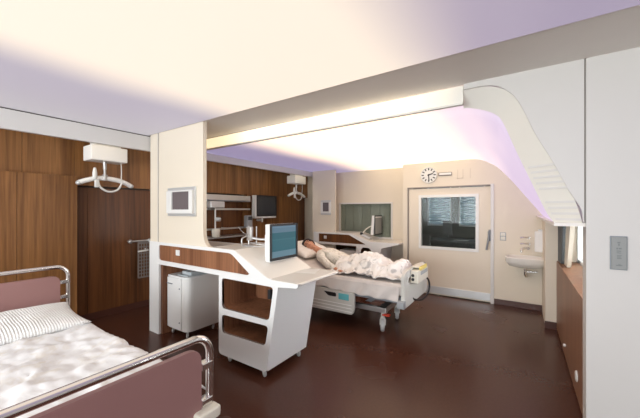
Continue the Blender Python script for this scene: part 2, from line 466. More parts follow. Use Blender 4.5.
# frosted band between the white wall and the canopy edge, its reflected lines built as ribs
inner_band = [(-.42, 2.498), (-.38, 2.495), (-.28, 2.46), (-.19, 2.41), (-.13, 2.33), (-.04, 2.09), (.05, 1.86), (.15, 1.61), (.195, 1.53)]
iD, oD = dense(inner_band, 8), dense([(-.42, 2.608), (-.35, 2.61), (-.22, 2.60), (-.10, 2.54), (-.02, 2.43), (.08, 2.18), (.18, 1.97), (.30, 1.70), (.345, 1.53)], 8)
b = B()
b.loft([[(p[0], 2.735, p[1]) for p in oD], [(p[0], 2.80, p[1]) for p in [((o[0]+i[0])/2, (o[1]+i[1])/2) for o, i in zip(oD, iD)]], [(p[0], 2.862, p[1]) for p in iD]], cap=False, close=False)
S('trim_8', b, 'frost', smooth=True)
b = B()
for k in range(9):
    z = 1.545+k*.042+(.0 if k < 4 else .06)
    def at(D, z):
        for p, q in zip(D, D[1:]):
            if p[1] >= z >= q[1] and p[1] != q[1]:
                t = (p[1]-z)/(p[1]-q[1]); return p[0]+(q[0]-p[0])*t
        return D[-1][0]
    b.loft([[(at(oD, z)-.004, 2.728, z), (at(oD, z)-.004, 2.728, z+.016), (at(oD, z)-.004, 2.74, z+.016), (at(oD, z)-.004, 2.74, z)],
            [(at(iD, z)+.02, 2.842, z), (at(iD, z)+.02, 2.842, z+.016), (at(iD, z)+.02, 2.856, z+.016), (at(iD, z)+.02, 2.856, z)]])
S('trim_9', b, 'trim')
# flat part: cove lamp under the soffit and the cream lip below it
S('trim_10', B().box(-3.98, -.405, 2.74, 2.78, 2.512, 2.655, .008), 'cove')
S('trim_11', B().box(-4.0, -.41, 2.738, 2.778, 2.497, 2.514, .003), 'frost')
S('ceiling', B().box(-4.2, -.43, 2.774, 2.87, 2.526, 2.534), 'ceil_far')
b = B(); b.box(.19, .39, 2.74, 6.0, 1.505, 1.53)
S('trim_12', b, 'soffit')

# back wall: door wall and the set-back part behind the rear workstation
b = B()
b.plate([(-2.0, 0), (.45, 0), (.45, 2.95), (-2.0, 2.95)], [[(-1.90, 0), (-.43, 0), (-.43, 2.06), (-1.90, 2.06)]], XZ(6.0), .12)
S('wall_back', b, 'wall')
b = B()
b.plate([(-4.12, 0), (-1.95, 0), (-1.95, 2.95), (-4.12, 2.95)], [[(-3.70, 1.0), (-2.38, 1.0), (-2.38, 1.775), (-3.70, 1.775)]], XZ(6.4), .12)
S('wall_back', b, 'wall')
S('wall_back', B().box(-1.995, -1.95, 6.05, 6.39, 0, 2.94), 'wall')
b = B(); b.box(-4.13, -3.50, 5.85, 5.89, 0, 2.56, .005); b.box(-4.13, -4.05, 5.89, 6.35, 0, 2.56); b.box(-5.38, -4.0, 7.15, 7.25, 0, 2.66); b.box(-4.13, -4.05, 6.3, 7.2, 0, 2.6)
S('wall_column', b, 'wall')['label'] = 'narrow cream column at the far end of the headwall'

# window 1: green grey glazing behind the rear workstation
b = B(); b.plate([(-3.72, .98), (-2.36, .98), (-2.36, 1.795), (-3.72, 1.795)], [[(-3.685, 1.012), (-2.395, 1.012), (-2.395, 1.762), (-3.685, 1.762)]], XZ(6.385), .03)
w1 = S('window_1', b, 'trim')
B().box(-3.69, -2.39, 6.44, 6.446, 1.01, 1.77).build('window_pane', 'glass_tint', w1)
b = B()
for k in range(12):
    b.box(-3.70+k*.112, -3.70+k*.112+.108, 6.475+(.012 if k % 2 else 0), 6.49+(.012 if k % 2 else 0), .98, 1.78)
b.build('blind', 'blind_green', w1)

S('wall_back', B().box(-4.1, -2.0, 6.53, 6.56, 0, 2.95), 'wall')  # unseen backing added behind the blinds to block outside light
# door 1 with its window, frame, handle and kick plate
d1 = S('door_1', B().plate([(-1.885, .012), (-.455, .012), (-.455, 2.035), (-1.885, 2.035)], [[(-1.655, .905), (-.675, .905), (-.675, 1.875), (-1.655, 1.875)]], XZ(6.02), .055), 'wall')
B().plate([(-1.69, .87), (-.64, .87), (-.64, 1.91), (-1.69, 1.91)], [[(-1.64, .92), (-.69, .92), (-.69, 1.86), (-1.64, 1.86)]], XZ(6.005), .08).build('window_frame', 'plastic', d1)
B().box(-1.65, -.68, 6.045, 6.051, .91, 1.87).build('window_pane', 'glass_grey', d1)
B().box(-1.88, -.46, 6.008, 6.022, .035, .165, .003).build('kick_plate', 'alu', d1)
b = B(); b.box(-1.91, -1.888, 5.99, 6.05, 0, 2.066); b.box(-1.885, -.455, 5.99, 6.05, 2.045, 2.066)
b.build('door_frame', 'frame_grey', d1)
B().box(-.455, -.405, 5.975, 6.05, 0, 2.075, .004).build('door_post', 'trim', d1)
h = B(); h.tube([(-.515, 5.955, .93), (-.50, 5.95, 1.02), (-.478, 5.95, 1.16), (-.468, 5.955, 1.28)], .016, 10, 4)
h.cyl((-.478, 5.955, 1.15), (-.478, 6.02, 1.15), .012); h.box(-.50, -.455, 6.004, 6.02, 1.08, 1.25, .005)
h.build('door_handle', 'steel_dark', d1, smooth=True)

# baseboards
S('baseboard_back', B().box(-.40, .45, 5.975, 6.0, 0, .095, .004), 'baseboard')
# foot wall: pier, wainscot, window over it
b = B(); b.box(.265, .60, 5.17, 6.0, 0, 1.505)
S('wall_foot', b, 'wall')
S('baseboard_foot', B().box(.255, .39, 5.155, 5.17, 0, .10, .003), 'baseboard')
S('wall_foot', B().box(.41, .62, 2.86, 5.17, 0, .90), 'wall')
wn = B().box(.385, .409, 2.87, 5.168, .035, .902); wn.box(.385, .60, 2.87, 5.168, .902, .935, .002)
S('trim_13', wn, 'wood_wains')['label'] = 'walnut wainscot along the foot wall'
S('baseboard_right', B().box(.395, .42, 2.87, 5.17, 0, .04), 'baseboard')
S('wall_foot', B().box(.62, .70, 2.86, 6.0, 0, .93), 'wall')
S('wall_foot', B().box(.62, .70, 2.86, 6.0, 1.55, 2.95), 'wall')
w2 = S('window_2', B().plate([(2.87, .935), (5.17, .935), (5.17, 1.55), (2.87, 1.55)], [[(2.92, .985), (3.95, .985), (3.95, 1.50), (2.92, 1.50)], [(4.01, .985), (5.12, .985), (5.12, 1.50), (4.01, 1.50)]], YZ(.60), .05), 'alu')
b = B(); b.box(.62, .626, 2.92, 3.95, .985, 1.50); b.box(.62, .626, 4.01, 5.12, .985, 1.50); b.build('window_pane', 'glass', w2)
B().loft([[(.40, 5.165, .94), (.47, 5.165, .94), (.47, 5.165, 1.505), (.40, 5.165, 1.505)], [(.41, 4.88, .94), (.47, 4.88, .94), (.47, 4.70, 1.505), (.41, 4.70, 1.505)]]).build('side_panel', 'blind_dark', w2)
B().loft([[(.44, 4.86, .94), (.48, 4.86, .94), (.48, 4.66, 1.505), (.44, 4.66, 1.505)], [(.44, 4.60, .94), (.48, 4.60, .94), (.48, 4.25, 1.505), (.44, 4.25, 1.505)]]).build('blind', 'cream_plastic', w2)
# door stop and bumper disc on the wainscot
d = B(); d.spin([(0, -.012), (.034, -.012), (.045, -.006), (.046, 0), (0, 0)], (.385, 3.33, .215), 28, 'x')
tag(d.build('bumper_disc', 'plastic', smooth=True), 'round white disc low on the walnut wainscot near the white wall', 'wall disc')
d = B(); d.spin([(0, -.02), (.012, -.02), (.016, -.012), (.016, 0), (0, 0)], (.385, 4.15, .17), 18, 'x')
tag(d.build('bumper_stud', 'plastic', smooth=True), 'small white stud low on the walnut wainscot, beyond the larger disc', 'wall stud')

# ------------------------------------------------------------------ wood headwall
WL = bpy.data.objects['wall_left']
def wp(x0, x1, y0, y1, z0, z1, mat='wood'):
    return B().box(x0, x1, y0+.002, y1-.002, z0, z1, .002).build('wood_panel', mat, WL)
for y0, y1 in ((-3.1, -1.2), (-1.2, .3), (.3, 1.07), (1.07, 1.6), (1.6, 2.2), (2.2, 2.9), (2.9, 3.5), (3.5, 4.2), (4.2, 4.9), (4.9, 5.5), (5.5, 6.3), (6.3, 7.15)):
    z0 = 2.09 if y0 < 1.6 else 1.97
    wp(-5.38, -5.22, y0, y1, z0, 2.62)
for y0, y1 in ((-3.1, -1.2), (-1.2, .3), (.3, 1.0), (1.0, 1.60)):
    wp(-5.38, -5.10, y0, y1, .05, 2.085, 'wood')
for y0, y1 in ((1.60, 1.78), (1.78, 2.75)):
    wp(-5.38, -5.28, y0, y1, .10, 1.95, 'wood_dark')  # recess shade put into the colour with a darker walnut
wp(-5.38, -5.20, 2.75, 3.52, .05, 1.95)
wp(-5.38, -5.20, 4.78, 5.02, .05, 1.97)
wp(-5.38, -5.20, 5.02, 5.86, .05, 1.97); wp(-5.38, -5.20, 5.86, 6.82, .05, 1.97)
wp(-5.38, -5.33, 6.82, 7.15, .05, 1.97, 'wood_dark')
# niche with its back and sides
wp(-5.38, -5.35, 3.52, 4.78, .05, 1.97, 'wood_dark')
S('trim_14', B().box(-5.36, -5.32, 1.6, 7.15, 1.95, 1.97), 'gap')
S('baseboard_left', B().box(-5.34, -5.30, -3.1, 7.15, 0, .05), 'gap')
S('baseboard_left', B().box(-5.34, -5.285, 1.6, 2.75, 0, .10), 'baseboard')

# niche fittings
n = tag(B().box(-5.33, -5.06, 3.56, 4.76, 1.80, 1.93, .01).build('rail_canopy', 'steel'), 'pale metal lamp housing across the top of the dark headwall niche', 'lamp housing')
B().box(-5.05, -5.03, 3.62, 4.72, 1.80, 1.825, .004).build('front_lip', 'steel_dark', n)
for lab, z in (('upper steel equipment rail across the dark headwall niche', 1.62), ('lower steel equipment rail across the headwall niche, level with the infusion jar', 1.22)):
    r = tag(B().box(-5.10, -5.07, 3.55, 4.76, z, z+.035, .004).build('equipment_rail', 'steel'), lab, 'rail', 'equipment rails of the headwall niche')
    for y in (3.7, 4.2, 4.68):
        B().cyl((-5.345, y, z+.018), (-5.09, y, z+.018), .012).build('bracket', 'steel', r)
sh = tag(B().box(-5.33, -4.98, 3.54, 4.76, 1.055, 1.085, .004).build('niche_shelf', 'steel'), 'thin grey shelf at the bottom of the dark headwall niche', 'shelf')
# suction unit on a pole
t = thing('suction_unit', (-4.95, 3.74, 1.10), 'suction apparatus with a white upright tube and jars at the niche left side', 'medical device')
B().cyl((-4.95, 3.74, 1.10), (-4.95, 3.74, 1.70), .014).build('upright', 'plastic', t, smooth=True)
B().box(-5.02, -4.90, 3.60, 3.93, 1.66, 1.79, .02).build('regulator', 'alu', t)
b = B(); b.spin([(0, 0), (.06, 0), (.075, .02), (.08, .14), (.07, .16), (0, .165)], (-4.97, 3.77, 1.09), 24); b.build('jar', 'cream_plastic', t, smooth=True)
b = B(); b.spin([(0, 0), (.05, 0), (.06, .02), (.06, .06), (.045, .075), (0, .08)], (-4.95, 3.80, 1.40), 20); b.build('gauge', 'alu', t, smooth=True)
B().cyl((-5.07, 3.74, 1.64), (-4.95, 3.74, 1.64), .016).build('arm', 'steel', t)
t2 = thing('infusion_pump', (-5.0, 4.62, 1.24), 'small grey pump with tubes clamped at the right end of the niche rail', 'medical device')
B().box(-5.05, -4.93, 4.55, 4.70, 1.24, 1.50, .02).build('housing', 'grey_plastic', t2)
B().box(-4.932, -4.925, 4.57, 4.68, 1.40, 1.48).build('display', 'screen_off', t2)
B().tube([(-4.94, 4.6, 1.24), (-4.90, 4.58, 1.15), (-4.92, 4.50, 1.10), (-4.98, 4.42, 1.18), (-5.04, 4.40, 1.25)], .007, 8, 6).build('hose', 'plastic', t2, smooth=True)

# wall monitor on the headwall (screen faces the room)
t = thing('wall_monitor', (-5.19, 5.18, 1.38), 'flat dark monitor with a white rim mounted on the walnut headwall', 'monitor')
B().box(-5.10, -4.98, 4.83, 5.52, 1.43, 1.955, .015).build('casing', 'plastic', t)
B().plate(rounded([(4.865, 1.475), (5.53, 1.475), (5.53, 1.96), (4.865, 1.96)], .01), [[(4.92, 1.52), (5.49, 1.52), (5.49, 1.92), (4.92, 1.92)]], YZ(-4.982), .012).build('bezel', 'black', t)
B().box(-4.985, -4.978, 4.91, 5.50, 1.51, 1.93).build('screen', 'screen_off', t)
b = B(); b.cyl((-5.2, 5.1, 1.38), (-5.04, 5.1, 1.38), .022); b.cyl((-5.04, 5.1, 1.34), (-5.04, 5.1, 1.45), .022); b.build('arm', 'plastic', t, smooth=True)

# overhead supply pendants
def pendant(label, dy):
    t = thing('supply_pendant', (-4.73, 1.80+dy, 1.85), label, 'pendant', 'supply pendants above the beds')
    B().box(-4.87, -4.60, 1.59+dy, 2.02+dy, 2.275, 2.47, .012).build('housing', 'bright_plastic', t)
    B().box(-4.82, -4.66, 1.65+dy, 1.96+dy, 2.465, 2.62).build('mount', 'plastic', t)
    b = B(); b.cyl((-4.73, 1.79+dy, 2.17), (-4.73, 1.79+dy, 2.28), .022); b.cyl((-4.73, 1.79+dy, 2.02), (-4.73, 1.79+dy, 2.10), .038, .032); b.cyl((-4.73, 1.79+dy, 2.10), (-4.73, 1.79+dy, 2.18), .016)
    b.build('stem', 'steel', t, smooth=True)
    b = B()
    pts = [(-4.73, 1.50+dy, 1.975), (-4.73, 1.58+dy, 2.01), (-4.73, 1.70+dy, 2.045), (-4.73, 1.80+dy, 2.05), (-4.73, 1.95+dy, 2.035), (-4.73, 2.05+dy, 2.0), (-4.73, 2.12+dy, 1.965)]
    b.tube(pts, .032, 14, 5); b.build('crossbar', 'bright_plastic', t, smooth=True)
    for y, z in ((1.495, 1.972), (2.125, 1.962)):
        b = B(); b.ball((-4.73, y+dy, z), .036, .03, .03); b.build('end_cap', 'alu', t, smooth=True)
    b = B(); b.tube([(-4.70, 1.70+dy, 2.03), (-4.69, 1.72+dy, 1.93), (-4.69, 1.82+dy, 1.87), (-4.69, 1.93+dy, 1.90), (-4.70, 1.99+dy, 2.0)], .013, 10, 6); b.build('loop', 'plastic', t, smooth=True)
    b = B(); b.tube([(-4.68, 1.97+dy, 2.275), (-4.68, 1.975+dy, 2.15), (-4.70, 1.98+dy, 2.02)], .007, 8, 4); b.build('cable', 'plastic', t, smooth=True)
    b = B(); b.tube([(-4.69, 1.66+dy, 2.18), (-4.69, 1.66+dy, 2.10), (-4.70, 1.665+dy, 2.03)], lambda q: .012+.016*math.sin(q*2.6), 10, 5); b.box(-4.71, -4.67, 1.66+dy, 1.70+dy, 1.92, 2.02, .006); b.build('hand_switch', 'plastic', t, smooth=True)
    return t
pendant('white pendant with a curved bar hanging over the empty near bed by the walnut panels', 0)
pendant('white pendant with a curved bar at the far end of the headwall, above the patient', 4.20)

# towel rail with grey net
t = thing('towel_rail', (-5.27, 2.47, 1.10), 'steel rail with knobs on the dark walnut door panel beside the column', 'rail')
b = B(); b.cyl((-5.20, 2.30, 1.115), (-5.20, 2.70, 1.115), .014); b.build('bar', 'steel', t, smooth=True)
for y in (2.32, 2.62):
    b = B(); b.cyl((-5.28, y, 1.115), (-5.20, y, 1.115), .012); b.ball((-5.195, y, 1.115), .032); b.build('knob', 'steel', t, smooth=True)
b = B(); b.plate(rounded([(2.44, .50), (2.72, .50), (2.72, 1.10), (2.44, 1.10)], .02), [[(2.462+.042*i, .525+.055*j), (2.462+.042*i+.028, .525+.055*j), (2.462+.042*i+.028, .525+.055*j+.041), (2.462+.042*i, .525+.055*j+.041)] for i in range(6) for j in range(10)], YZ(-5.215), .008)
tag(b.build('wire_basket', 'net'), 'dark wire mesh basket hanging from the steel rail beside the column', 'basket')
t = thing('door_lever', (-5.28, 2.62, .95), 'white lever handle below the steel rail, just left of the column', 'handle')
b = B(); b.tube([(-5.275, 2.60, .95), (-5.21, 2.60, .95), (-5.20, 2.55, .948), (-5.20, 2.44, .942)], .014, 10, 4); b.build('lever', 'plastic', t, smooth=True)
b = B(); b.cyl((-5.285, 2.60, .95), (-5.268, 2.60, .95), .03); b.build('rose', 'plastic', t, smooth=True)

# ------------------------------------------------------------------ column and wall screens
def wall_screen(name, x0, x1, z0, z1, y, label, mat):
    t = thing(name, ((x0+x1)/2, y, z0), label, 'screen')
    b = B(); b.box(x0, x1, y-.018, y, z0, z1, .004); b.build('back_plate', 'alu', t)
    w = x1-x0; h = z1-z0
    fx0, fx1, fz0, fz1 = x0+.05*w, x1-.02*w, z0+.10*h, z1-.12*h
    b = B(); b.plate(rounded([(fx0, fz0), (fx1, fz0), (fx1, fz1), (fx0, fz1)], .012), [[(fx0+.2*w, fz0+.13*h), (fx1-.12*w, fz0+.13*h), (fx1-.12*w, fz1-.04*h), (fx0+.2*w, fz1-.04*h)]], XZ(y-.05), .035); b.build('frame', 'plastic', t)
    B().box(fx0+.18*w, fx1-.10*w, y-.038, y-.03, fz0+.11*h, fz1-.03*h).build('display', mat, t)
    return t
wall_screen('wall_screen', -3.72, -3.14, 1.545, 1.895, 2.115, 'white framed grey screen mounted on the front of the near cream column', 'screen_grey')
wall_screen('wall_screen', -3.88, -3.61, 1.51, 1.845, 5.85, 'small grey wall screen on the far column by the rear workstation', 'screen_grey')

# ------------------------------------------------------------------ castors
def castor(p, r, parent, ang=.6, forks='steel', tyre='tyre', stem=.03, zt=None):
    x, y = p[0], p[1]
    d = Vector((math.cos(ang), math.sin(ang), 0)); a = Vector((-d.y, d.x, 0))
    c = Vector((x, y, r))+d*r*.45
    w = B()
    w.cyl(c-a*r*.28, c+a*r*.28, r, n=24, bev=r*.12)
    wo = w.build('castor', tyre, parent, smooth=True)
    h = B(); h.cyl(c-a*r*.32, c+a*r*.32, r*.45, n=16); h.build('hub', forks, wo, smooth=True)
    f = B()
    top = zt if zt else 2*r+stem
    for sgn in (-1, 1):
        q = c+a*sgn*r*.36
        f.tube([q, q-d*r*.2+Vector((0, 0, r*.7)), Vector((x, y, 2*r*1.05))+a*sgn*r*.2], r*.13, 6)
    f.cyl((x, y, 2*r*.98), (x, y, top), r*.28, n=12)
    f.build('fork', forks, wo, smooth=True)
    return wo

# ------------------------------------------------------------------ near workstation
YF = 2.10; YB = 2.76
ws = thing('nurse_workstation', (-2.9, 2.4, 0), 'large white nurse workstation with walnut inlays, built onto the near cream column', 'workstation')
outer_f = [(-3.948, 0), (-3.935, 0), (-3.935, .915), (-2.72, .915), (-2.72, .075), (-2.02, .075), (-1.872, .905), (-1.66, .925), (-1.64, .94), (-1.64, .962), (-1.985, .962), (-2.47, 1.198), (-2.50, 1.203), (-4.165, 1.203), (-4.165, 0)]
outer_f = [(-4.165, 0)]+outer_f[1:-1]
outer_f = rounded(outer_f, 0, only={4: .05, 5: .04, 10: .06, 11: .05})
hole_w = rounded([(-3.93, .968), (-2.285, .968), (-2.25, .985), (-2.525, 1.168), (-3.93, 1.168)], 0, only={0: .05, 3: .05, 4: .03, 1: .02})
hole_u = rounded([(-2.67, .57), (-1.985, .575), (-1.93, .897), (-2.67, .895)], .045)
hole_l = rounded([(-2.67, .31), (-2.035, .325), (-1.995, .52), (-2.67, .505)], .045)
B().plate(outer_f, [hole_w, hole_u, hole_l], XZ(YF), .03).build('front_frame', 'laminate', ws)
# inlay
B().plate([(-3.95, .95), (-2.24, .95), (-2.20, .985), (-2.50, 1.18), (-3.95, 1.18)], [], XZ(YF+.012), .03).build('inlay_panel', 'wood_desk', ws)
B().box(-3.55, -3.47, YF+.002, YF+.014, 1.06, 1.13, .006).build('socket', 'plastic', ws)
def cubby(poly, y0, y1, name, mat):
    b = B(); n_ = len(poly)
    b.loft([[(p[0], y0, p[1]) for p in poly], [(p[0], y1, p[1]) for p in poly]], cap=False)
    bb = b.bm; bb.verts.ensure_lookup_table()
    bb.faces.new([bb.verts[i] for i in range(n_, 2*n_)])
    o = b.build(name, mat, ws, solid=.012)
    return o
cubby(hole_u, YF+.005, YF+.50, 'shelf_lining', 'wood_desk')
cubby(hole_l, YF+.005, YF+.50, 'shelf_lining', 'wood_desk')
B().box(-2.02, -1.985, YF+.015, YF+.05, .77, .86, .006).build('catch', 'black', ws)
body = [(-2.715, .078), (-2.022, .078), (-1.876, .90), (-2.715, .905)]
b = B(); b.loft([[(p[0], YF+.025, p[1]) for p in body], [(p[0], YB-.02, p[1]) for p in body]], cap=False)
bb = b.bm; bb.verts.ensure_lookup_table(); bb.faces.new([bb.verts[i] for i in range(4, 8)])
b.build('cabinet_body', 'laminate', ws)
# worktop following the stepped profile
prof = [(-2.87, 1.178), (-2.49, 1.178), (-1.99, .937), (-1.655, .937), (-1.640, .945), (-1.640, .958), (-1.655, .9655), (-1.985, .9655), (-2.475, 1.2065), (-2.87, 1.2065)]
b = B(); b.loft([[(p[0], YF+.002, p[1]) for p in prof], [(p[0], YB+.03, p[1]) for p in prof]]); b.build('worktop', 'worktop', ws)
b = B(); b.box(-3.94, -2.50, YF+.03, YB, .915, .95); b.box(-2.52, -2.2, YF+.03, YB, .92, .95); b.build('lower_board', 'laminate', ws)
b = B(); b.plate([(-3.95, .95), (-2.24, .95), (-2.02, .95), (-2.48, 1.17), (-3.95, 1.17)], [], XZ(YB-.02), .02); b.build('back_panel', 'laminate', ws)
b = B(); b.box(-3.94, -3.90, YF+.035, YB, .0, .915); b.box(-3.90, -2.72, YB-.015, YB, .12, .915); b.build('knee_lining', 'wood_desk', ws)
for x, y in ((-2.10, 2.15), (-2.62, 2.16), (-2.08, 2.66), (-2.62, 2.66)):
    castor((x, y), .042, ws, -.5, 'plastic', 'tyre', zt=.08)

# desk monitor on its swing arm
t = thing('desk_monitor', (-2.2, 2.53, .97), 'monitor with a teal screen and white casing on the sloping part of the near workstation', 'monitor')
B().box(-2.235, -2.165, 2.305, 2.755, 1.075, 1.47, .012).build('casing', 'laminate', t)
B().box(-2.30, -2.23, 2.36, 2.70, 1.10, 1.36, .02).build('back_housing', 'laminate', t)
B().plate(rounded([(2.303, 1.085), (2.757, 1.085), (2.757, 1.472), (2.303, 1.472)], .008), [[(2.33, 1.115), (2.73, 1.115), (2.73, 1.448), (2.33, 1.448)]], YZ(-2.168), .012).build('bezel', 'black', t)
B().box(-2.170, -2.163, 2.325, 2.735, 1.11, 1.452).build('screen', 'screen_teal', t)
b = B()
b.cyl((-2.60, 2.42, 1.207), (-2.60, 2.42, 1.225), .05); b.cyl((-2.60, 2.42, 1.22), (-2.60, 2.42, 1.44), .010); b.cyl((-2.56, 2.50, 1.207), (-2.56, 2.50, 1.43), .008)
b.box(-2.63, -2.55, 2.41, 2.44, 1.27, 1.43, .006)
b.build('post', 'steel', t, smooth=True)
b = B(); b.tube([(-2.60, 2.42, 1.25), (-2.44, 2.43, 1.235), (-2.28, 2.50, 1.22)], .009, 10, 4); b.tube([(-2.60, 2.42, 1.31), (-2.44, 2.45, 1.29), (-2.28, 2.52, 1.30)], .014, 10, 4)
b.tube([(-2.60, 2.32, 1.225), (-2.60, 2.32, 1.30), (-2.60, 2.42, 1.33)], .008, 8, 3)
b.tube([(-2.60, 2.32, 1.225), (-2.44, 2.34, 1.222), (-2.28, 2.42, 1.215)], .008, 8, 3)
b.build('swing_arm', 'steel', t, smooth=True)
# paper sheet on the desk
b = B(); b.box(-2.02, -1.80, 2.50, 2.72, .9672, .969, rot=Matrix.Rotation(.35, 3, 'Z')); tag(b.build('paper_sheet', 'paper'), 'sheet of paper lying on the desk right of the teal monitor', 'paper')

# bedside cabinet on castors under the workstation
t = thing('bedside_cabinet', (-3.66, 2.44, 0), 'white bedside cabinet on castors under the near workstation', 'cabinet')
foot = rounded([(-3.885, 2.20), (-3.46, 2.20), (-3.46, 2.68), (-3.885, 2.68)], 0, only={1: .09, 0: .02})
B().plate(foot, [], XY(.085), .665).build('body', 'plastic', t)
B().plate(rounded([(-3.89, 2.195), (-3.455, 2.195), (-3.455, 2.685), (-3.89, 2.685)], 0, only={1: .09, 0: .02}), [], XY(.752), .02).build('top', 'laminate', t)
dr = B().box(-3.88, -3.575, 2.185, 2.20, .10, .745, .005).build('door', 'laminate', t)
B().box(-3.885, -3.76, 2.176, 2.187, .66, .672, .002).build('handle', 'steel_dark', dr)
for z in (.19, .62):
    B().cyl((-3.60, 2.178, z), (-3.60, 2.19, z), .009, n=10).build('lock', 'steel_dark', dr)
for x, y in ((-3.84, 2.25), (-3.52, 2.25), (-3.52, 2.63), (-3.84, 2.63)):
    castor((x, y), .032, t, -.9, 'alu', 'tyre', zt=.086)
b = B(); b.box(-3.74, -3.50, 2.24, 2.56, .772, .782, .003); b.box(-3.70, -3.50, 2.28, 2.54, .782, .825, .012)
tag(b.build('plastic_tray', 'tray'), 'pale blue grey box lying on top of the bedside cabinet', 'tray')

# ------------------------------------------------------------------ rear workstation
wr = thing('nurse_workstation', (-3.0, 6.05, 0), 'smaller white workstation with a walnut inlay under the green grey window', 'workstation')
y0, y1 = 5.74, 6.38
of = [(-4.02, 0), (-3.90, 0), (-3.90, .855), (-2.92, .855), (-2.92, .30), (-2.85, .30), (-2.82, .78), (-2.77, .835), (-2.63, .835), (-2.58, .78), (-2.62, .08), (-2.47, .08), (-2.36, .84), (-2.02, .935), (-1.99, .95), (-1.99, .965), (-2.60, .965), (-3.05, 1.115), (-4.02, 1.115)]
hw = [(-3.88, .90), (-2.70, .90), (-3.10, 1.085), (-3.88, 1.085)]
B().plate(of, [hw], XZ(y0), .03).build('front_frame', 'laminate', wr)
B().plate([(-3.9, .88), (-2.66, .88), (-3.08, 1.10), (-3.9, 1.10)], [], XZ(y0+.012), .03).build('inlay_panel', 'wood_dark', wr)
B().box(-3.74, -3.67, y0+.002, y0+.014, .97, 1.04, .006).build('socket', 'plastic', wr)
pr2 = [(-4.02, 1.09), (-3.06, 1.09), (-2.60, .94), (-1.99, .94), (-1.99, .968), (-2.60, .968), (-3.045, 1.118), (-4.02, 1.118)]
b = B(); b.loft([[(p[0], y0+.003, p[1]) for p in pr2], [(p[0], y1, p[1]) for p in pr2]]); b.build('worktop', 'worktop', wr)
b = B(); b.loft([[(-2.47, y0+.03, .08), (-2.36, y0+.03, .84), (-2.36, y0+.03, .94), (-2.47, y0+.03, .94)], [(-2.47, y1, .08), (-2.36, y1, .84), (-2.36, y1, .94), (-2.47, y1, .94)]]); b.build('side_panel', 'laminate', wr)
b = B(); b.box(-3.9, -2.47, y1-.03, y1, .1, .94); b.box(-3.9, -2.9, y0+.1, y1-.03, .56, .59); b.box(-2.92, -2.89, y0+.03, y1, .08, .9); b.build('inner_lining', 'wood_dark', wr)
for k, (z0, z1) in enumerate(((.59, .665), (.667, .74))):
    t = tag(B().box(-3.38, -2.96, 5.84, 6.16, z0, z1, .006).build('storage_box', 'plastic'), ('lower' if k == 0 else 'upper')+' of the two flat white boxes stacked on the rear workstation shelf', 'box', 'flat boxes in the rear workstation')
# rear monitor on arm
t = thing('desk_monitor', (-2.72, 6.04, .97), 'white cased monitor with a grey screen on the rear workstation, before the window', 'monitor')
b = B(); b.box(-2.665, -2.60, 5.93, 6.33, 1.09, 1.50, .012, rot=Matrix.Rotation(R(5), 3, 'Y'))
b.build('casing', 'laminate', t)
B().plate([(5.93, 1.08), (6.345, 1.08), (6.345, 1.505), (5.93, 1.505)], [[(5.955, 1.11), (6.32, 1.11), (6.32, 1.48), (5.955, 1.48)]], YZ(-2.592), .012).build('bezel', 'black', t)
B().box(-2.594, -2.586, 5.95, 6.325, 1.105, 1.485).build('screen', 'plate_grey', t)
b = B(); b.tube([(-2.90, 5.98, 1.10), (-2.80, 6.02, 1.22), (-2.66, 6.08, 1.30)], .014, 8, 4); b.build('arm', 'cream_plastic', t, smooth=True)
b = B(); b.cyl((-2.91, 5.98, 1.085), (-2.91, 5.98, 1.13), .035); b.build('arm_base', 'black', t, smooth=True)
b = B(); b.box(-2.86, -2.66, 5.86, 5.98, 1.035, 1.075, .012, rot=Matrix.Rotation(R(18), 3, 'Y')); tag(b.build('desk_phone', 'alu'), 'small grey desk telephone on the slope of the rear workstation', 'telephone')

# ------------------------------------------------------------------ back wall fittings
t = thing('wall_clock', (-1.49, 5.98, 2.29), 'round white wall clock with black strokes above the door', 'clock')
b = B(); b.spin([(0, -.03), (.135, -.03), (.14, -.038), (.15, -.04), (.155, -.03), (.155, 0), (0, 0)], (-1.49, 6.0, 2.29), 40, 'y'); b.build('case', 'plastic', t, smooth=True)
for k in range(12):
    a = k*math.pi/6
    b = B(); b.box(-.010, .010, 5.966, 5.970, .09, .132, rot=Matrix.Rotation(a, 3, 'Y'), piv=(0, 5.968, 0))
    bmesh.ops.translate(b.bm, verts=b.bm.verts[:], vec=(-1.49, 0, 2.29)); b.build('hour_mark', 'ink', t)
for nm, a, l, w in (('hour_hand', 72, .085, .011), ('minute_hand', 175, .115, .008)):
    b = B(); b.box(-w, w, 5.960, 5.964, -.02, l, rot=Matrix.Rotation(R(a), 3, 'Y'), piv=(0, 5.962, 0))
    bmesh.ops.translate(b.bm, verts=b.bm.verts[:], vec=(-1.49, 0, 2.29)); b.build(nm, 'ink', t)
t = thing('wall_timer', (-1.05, 5.99, 2.25), 'unlit digital timer with a bright bar on the wall right of the clock', 'timer')
b = B(); b.box(-1.315, -1.08, 5.975, 6.0, 2.262, 2.325, .004); b.build('bar_surround', 'net', t)
b = B(); b.box(-1.30, -1.085, 5.968, 5.98, 2.275, 2.315, .003); b.build('bar', 'plastic', t)
for segs in ([(-.99, 2.19, .015, .17), (-.90, 2.19, .015, .17), (-.99, 2.19, .10, .02)], [(-.78, 2.19, .015, .18)]):
    b = B()
    for x, z, w, h in segs: b.box(x, x+w, 5.996, 6.0, z, z+h)
    b.build('digit', 'ghost', t)
